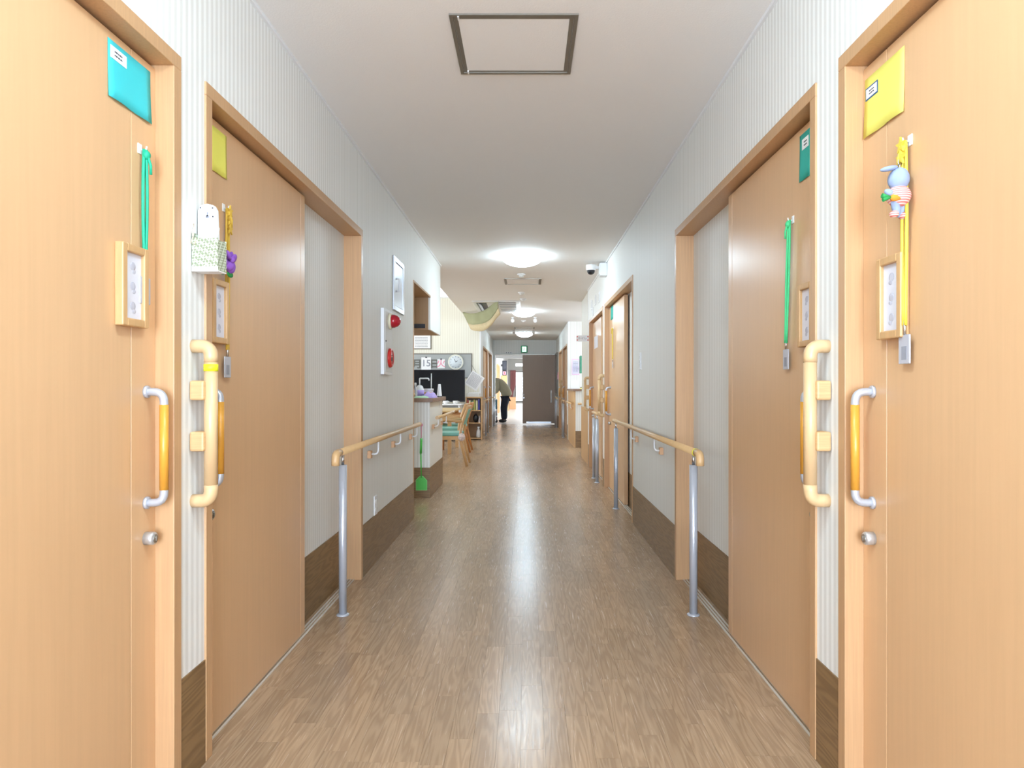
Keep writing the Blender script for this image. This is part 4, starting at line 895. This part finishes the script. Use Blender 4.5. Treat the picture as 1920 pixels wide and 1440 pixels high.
mb = MB(); random.seed(9); scribble(mb, (a.x+.1, YB-.024, b_.z-.05), (1, 0, 0), (0, 0, -1), (0, 1, 0), b_.x-a.x-.16, b_.z-a.z-.09, 7, 12); mb.build('print', M['inkl'], pp)

# ------------------------------------------------------------------ staff counter on the other side
o = thing('staff_counter', (.98, 13.3, 0), 'wood faced staff counter jutting out past the beige wall', 'counter')
MB().box(XR, XR+.02, 12.4, 14.24, 0, 1.03).build('wood_face', M['cwood'], o)
MB().box(XR+.02, 1.35, 12.405, 12.5, BH, 1.03).build('end_panel', M['paper'], o); MB().box(XR+.02, 1.35, 12.4, 12.5, 0, BH).build('kick_board', M['board'], o)
MB().box(XR-.03, 1.4, 12.37, 14.24, 1.03, 1.065).build('worktop', M['counter'], o, .004)
rail(1, XR, .05, 12.6, 14.1, (), (12.8, 13.8), 'handrail fixed on the wood face of the staff counter', elbow=False, seg=8)
o = thing('handrail_stub', (1.05, 12.36, .78), 'short wooden rail on the white end of the staff counter', 'handrail'); MB().tube([(.93, 12.36, .80), (1.2, 12.36, .80)], .018, 10).build('rail', M['railw'], o); MB().box(1.0, 1.04, 12.36, 12.405, .76, .80).build('bracket', M['white'], o)
a = PY(1072, 703, 14.24); b_ = PY(1086.5, 673, 14.24)
o = thing('pink_notice', ((a.x+b_.x)/2, 14.24, a.z), 'pink bordered notice sheet on the wall above the staff counter', 'notice')
MB().box(a.x, b_.x, 14.243, 14.25, a.z, b_.z).build('sheet', M['notice'], o); ip = MB().box(a.x+.015, b_.x-.015, 14.239, 14.244, a.z+.02, b_.z-.02).build('inner_sheet', mat('lavender_sheet', (224, 222, 246), .7), o)
mb = MB(); scribble(mb, (a.x+.03, 14.238, b_.z-.05), (1, 0, 0), (0, 0, -1), (0, 1, 0), b_.x-a.x-.05, b_.z-a.z-.1, 8, 4); mb.build('print', M['inkl'], ip)
a = PY(1071.5, 729, 14.24); b_ = PY(1086, 713, 14.24)
o = thing('white_notice', ((a.x+b_.x)/2, 14.24, a.z), 'pair of white sheets on the wall just above the staff worktop', 'notice')
MB().box(a.x, (a.x+b_.x)/2-.003, 14.244, 14.25, a.z, b_.z).build('sheet', M['wpaper'], o); MB().box((a.x+b_.x)/2+.003, b_.x, 14.244, 14.25, a.z, b_.z).build('sheet', M['wpaper'], o)
a = PY(1086.8, 700, 13.9); o = thing('green_binder', (a.x+.015, 13.9, a.z), 'green clip file hanging beside the pink notice', 'file'); MB().box(a.x, a.x+.03, 13.7, 13.98, a.z, a.z+.35).build('cover', M['binder'], o, .003); MB().box(a.x+.012, a.x+.02, 13.85, 13.87, a.z+.33, a.z+.37).build('clip', M['alu'], o)
MB().box(a.x+.03, a.x+.06, 13.7, 14.24, a.z+.1, a.z+.13).build('bracket', M['offw'], o)
c = Vector((1.13, 13.6, 1.065)); o = thing('desk_telephone', c, 'dark small phone on the staff counter', 'phone'); MB().box(c.x-.05, c.x+.05, 13.55, 13.7, 1.065, 1.1).build('base', M['ink'], o, .006); MB().box(c.x-.02, c.x+.02, 13.6, 13.64, 1.1, 1.19).build('handset', M['ink'], o, .008)
o = cloth('yellow_cloth', M['yel2'], 1.0, 1.16, 12.6, 12.9, 1.065, .03, 'yellow folded cloth on the staff counter', 4)
# far wall hangings past the counter
o = thing('wall_ornament', (XR-.01, 18.6, 1.25), 'small pink paper ornament on the far wall', 'ornament'); pl = [(XR-.02-.0, 18.5+.0, 1.5), (XR-.02, 18.6, 1.4), (XR-.02, 18.7, 1.42), (XR-.02, 18.66, 1.3), (XR-.02, 18.52, 1.3)]
MB().prism(pl, (.02, 0, 0)).build('paper', M['pinkl'], o); MB().prism([(XR-.022, 18.52, 1.32), (XR-.022, 18.6, 1.36), (XR-.022, 18.64, 1.32)], (.004, 0, 0)).build('fold', M['wpaper'], o)
o = thing('wall_display_case', (XR-.03, 19.2, .9), 'narrow dark glass display panel beside the taupe door', 'display case'); MB().box(XR-.04, XR, 18.75, 19.65, .85, 2.05).build('case', M['bframe'], o); MB().box(XR-.045, XR-.04, 18.82, 19.58, .92, 1.98).build('glass_front', M['screen'], o)

# ------------------------------------------------------------------ the sunlit room: person, trolley, boxes
def skin_mesh(name, verts, edges, radii, m, parent, sub=2, root=0):
    me = bpy.data.meshes.new(name); org = Vector(parent['_o']); me.from_pydata([tuple(Vector(v)-org) for v in verts], edges, [])
    o = bpy.data.objects.new(name, me); C.objects.link(o); o.parent = parent; me.materials.append(m)
    md = o.modifiers.new('skin', 'SKIN'); md.use_smooth_shade = True
    for i, r in enumerate(radii):
        me.skin_vertices[0].data[i].radius = r if isinstance(r, tuple) else (r, r)
        me.skin_vertices[0].data[i].use_root = (i == root)
    sb = o.modifiers.new('sub', 'SUBSURF'); sb.levels = sub; sb.render_levels = sub
    return o
def chain(V, E, RR, start, pts):
    prev = start
    for p, r in pts:
        V.append(p); RR.append(r); E.append((prev, len(V)-1)); prev = len(V)-1
    return prev
py = 21.25
o = thing('person', (-.70, py, 0), 'person in khaki knit and dark trousers bending forward past the doorway', 'person')
pel = (-.64, py, .90)
V, E, RR = [pel], [], [(.10, .12)]
sp = chain(V, E, RR, 0, [((-.74, py, 1.08), (.09, .11)), ((-.87, py, 1.24), (.10, .12)), ((-.95, py, 1.30), (.09, .11))])
chain(V, E, RR, sp, [((-1.06, py, 1.31), .05), ((-1.13, py, 1.29), .075), ((-1.2, py, 1.25), .085), ((-1.24, py, 1.19), .06)])
hands = []
for q in (-1, 1):
    e = chain(V, E, RR, sp, [((-.95, py+q*.17, 1.27), .055), ((-.90, py+q*.2, 1.03), .045), ((-1.0, py+q*.16, .86), .034), ((-1.03, py+q*.155, .80), .034)])
    for k in range(4): chain(V, E, RR, e, [((-1.055-.006*k, py+q*.155+(k-1.5)*.02, .765), .0095), ((-1.075-.004*k, py+q*.155+(k-1.5)*.021, .73+.004*abs(k-1.5)), .0085), ((-1.075, py+q*.155+(k-1.5)*.02, .705+.006*abs(k-1.5)), .007)])
    chain(V, E, RR, e, [((-1.0, py+q*.11, .785), .011), ((-1.015, py+q*.09, .755), .009)])
    chain(V, E, RR, 0, [((-.65, py+q*.07, .82), .06), ((-.69, py+q*.1, .48), .06), ((-.67, py+q*.1, .1), .042), ((-.70, py+q*.1, .045), .045), ((-.84, py+q*.105, .035), .035)])
skin_mesh('body', V, E, RR, M['skin'], o)
# clothing
V, E, RR = [(-.575, py, .76)], [], [(.16, .18)]
sp = chain(V, E, RR, 0, [((-.62, py, .92), (.165, .18)), ((-.70, py, 1.06), (.155, .175)), ((-.84, py, 1.23), (.15, .17)), ((-.93, py, 1.29), (.135, .16)), ((-1.01, py, 1.305), (.08, .09))])
for q in (-1, 1): chain(V, E, RR, sp-1, [((-.94, py+q*.18, 1.27), .085), ((-.885, py+q*.21, 1.04), .075), ((-.97, py+q*.17, .90), .06)])
skin_mesh('knit_pullover', V, E, RR, M['knit'], o)
V, E, RR = [(-.63, py, .86)], [], [(.14, .155)]
for q in (-1, 1): chain(V, E, RR, 0, [((-.65, py+q*.085, .72), .13), ((-.70, py+q*.1, .46), .118), ((-.69, py+q*.1, .22), .105), ((-.685, py+q*.1, .06), .1)])
skin_mesh('trousers', V, E, RR, M['navy'], o)
for q in (-1, 1): MB().ball((-.74, py+q*.105, .045), .13, .05, .045).build('shoe', M['shoe'], o)
MB().ball((-1.18, py, 1.28), .095, .085, .085).build('hair', M['hair'], o)
MB().ball((-1.275, py, 1.2), .02, .012, .015).build('nose', M['skin'], o)
for q in (-1, 1): MB().ball((-1.165, py+q*.085, 1.235), .018, .008, .026).build('ear', M['skin'], o); MB().ball((-1.262, py+q*.03, 1.225), .008, .009, .008).build('eye', M['ink'], o)
MB().box(-1.262, -1.25, py-.02, py+.02, 1.146, 1.152).build('mouth', M['bred'], o)
tx, ty = -1.05, 21.15
o = thing('trolley', (tx, ty, 0), 'small metal trolley with slate cloth beside the person', 'trolley')
for dx in (-.13, .13):
    for dy in (-.22, .22): MB().tube([(tx+dx, ty+dy, .05), (tx+dx, ty+dy, .72)], .011, 8).build('upright', M['chrome'], o); MB().lathe((tx+dx, ty+dy-.012, .03), (0, 1, 0), [(.03, 0), (.03, .024)], 14).build('castor', M['black'], o)
MB().box(tx-.15, tx+.15, ty-.24, ty+.24, .70, .72).build('top_tray', M['white'], o); MB().box(tx-.14, tx+.14, ty-.23, ty+.23, .18, .20).build('lower_tray', M['alu'], o); MB().box(tx-.155, tx+.16, ty-.245, ty-.225, .42, .70).build('slate_cloth', M['slate'], o)
c = Vector((tx+.03, ty-.05, .2)); o = thing('chrome_basin', c, 'pale basin on the lower tray of the trolley', 'basin'); MB().lathe(c, (0, 0, 1), [(.06, 0), (.09, .03), (.1, .14), (.095, .14), (.08, .03)], 18).build('bowl', M['white'], o); MB().lathe(c, (0, 0, 1), [(.1, .135), (.106, .14), (.1, .146)], 18).build('rim', M['alu'], o)
p = PY(961, 766.5, 33.5); hgt = .66
o = thing('cardboard_box', (p.x, 33.5, 0), 'tall cardboard box on the floor of the sunlit room', 'box'); MB().box(p.x-.16, p.x+.16, 33.3, 33.7, 0, .58).build('carton', M['card'], o, .005)
for q in (-1, 1): MB().obox((p.x+q*.18, 33.5, .63), (q*.4, 0, 1), (0, 1, 0), (1, 0, -q*.4), .14, .4, .006).build('flap', M['card'], o)
o = thing('wooden_stool', (p.x-.30, 31.4, 0), 'light wooden chair beside the cardboard box', 'chair')
sx_ = p.x-.30
MB().box(sx_-.16, sx_+.16, 31.2, 31.55, .42, .46).build('seat', M['cwood'], o)
for dx in (-.14, .14):
    for dy in (31.22, 31.53): MB().box(sx_+dx-.018, sx_+dx+.018, dy-.018, dy+.018, 0, .42).build('leg', M['cwood'], o)
MB().box(sx_+.13, sx_+.16, 31.2, 31.55, .46, .92).build('backrest', M['cwood'], o)
# curtain (folded sheet) at the far window
rows = []
for i in range(9):
    v = i/8; wdt = .36 if v < .55 else .36 - .2*math.sin((v-.55)/.45*math.pi*.6)
    rows.append([(-1.06+wdt*k/16, 44.85+.03*math.sin(k*1.6), 2.15-2.0*v*.92) for k in range(17)])
o = thing('pink_curtain', (-.9, 44.85, .3), 'pink curtain drawn aside at the bright end window', 'curtain'); MB().sheet(rows, (0, .01, 0)).build('cloth', M['curtain'], o); MB().tube([(-1.15, 44.9, 2.17), (1.25, 44.9, 2.17)], .018, 8).box(-1.1, -1.07, 44.9, 45.0, 2.15, 2.19).box(1.2, 1.23, 44.9, 45.0, 2.15, 2.19).build('curtain_rod', M['white'], o)
o = thing('tall_cabinet', (-1.02, 32.2, 0), 'tall beige cabinet in the sunlit room behind the person', 'cabinet'); MB().box(-1.19, -.92, 32.0, 32.6, 0, 1.62).build('body', M['cwood'], o); MB().box(-1.18, -.94, 31.985, 32.0, .1, 1.55).build('door', M['block'], o)
o = thing('black_speaker', (-1.02, 32.3, 1.86), 'black hanging speaker above the tall beige cabinet', 'speaker'); MB().box(-1.14, -.93, 32.15, 32.5, 1.86, 2.32).build('cabinet', M['black'], o, .01); MB().box(-1.12, -.95, 32.14, 32.15, 1.9, 2.28).build('grille', M['ink'], o); MB().box(-1.2, -1.14, 32.28, 32.36, 2.05, 2.15).build('wall_bracket', M['black'], o)
o = thing('framed_picture', (-1.02, 32.1, 1.62), 'dark framed pink picture standing on the tall beige cabinet', 'picture'); MB().box(-1.13, -.93, 32.08, 32.11, 1.62, 1.85).build('frame', M['black'], o, .004); pc = MB().box(-1.1, -.96, 32.075, 32.08, 1.66, 1.81).build('picture', M['pinkl'], o); MB().box(-1.06, -1.0, 32.07, 32.075, 1.7, 1.77).build('dark_shape', M['bred'], pc)

for ob in bpy.data.objects:
    if '_o' in ob: del ob['_o']
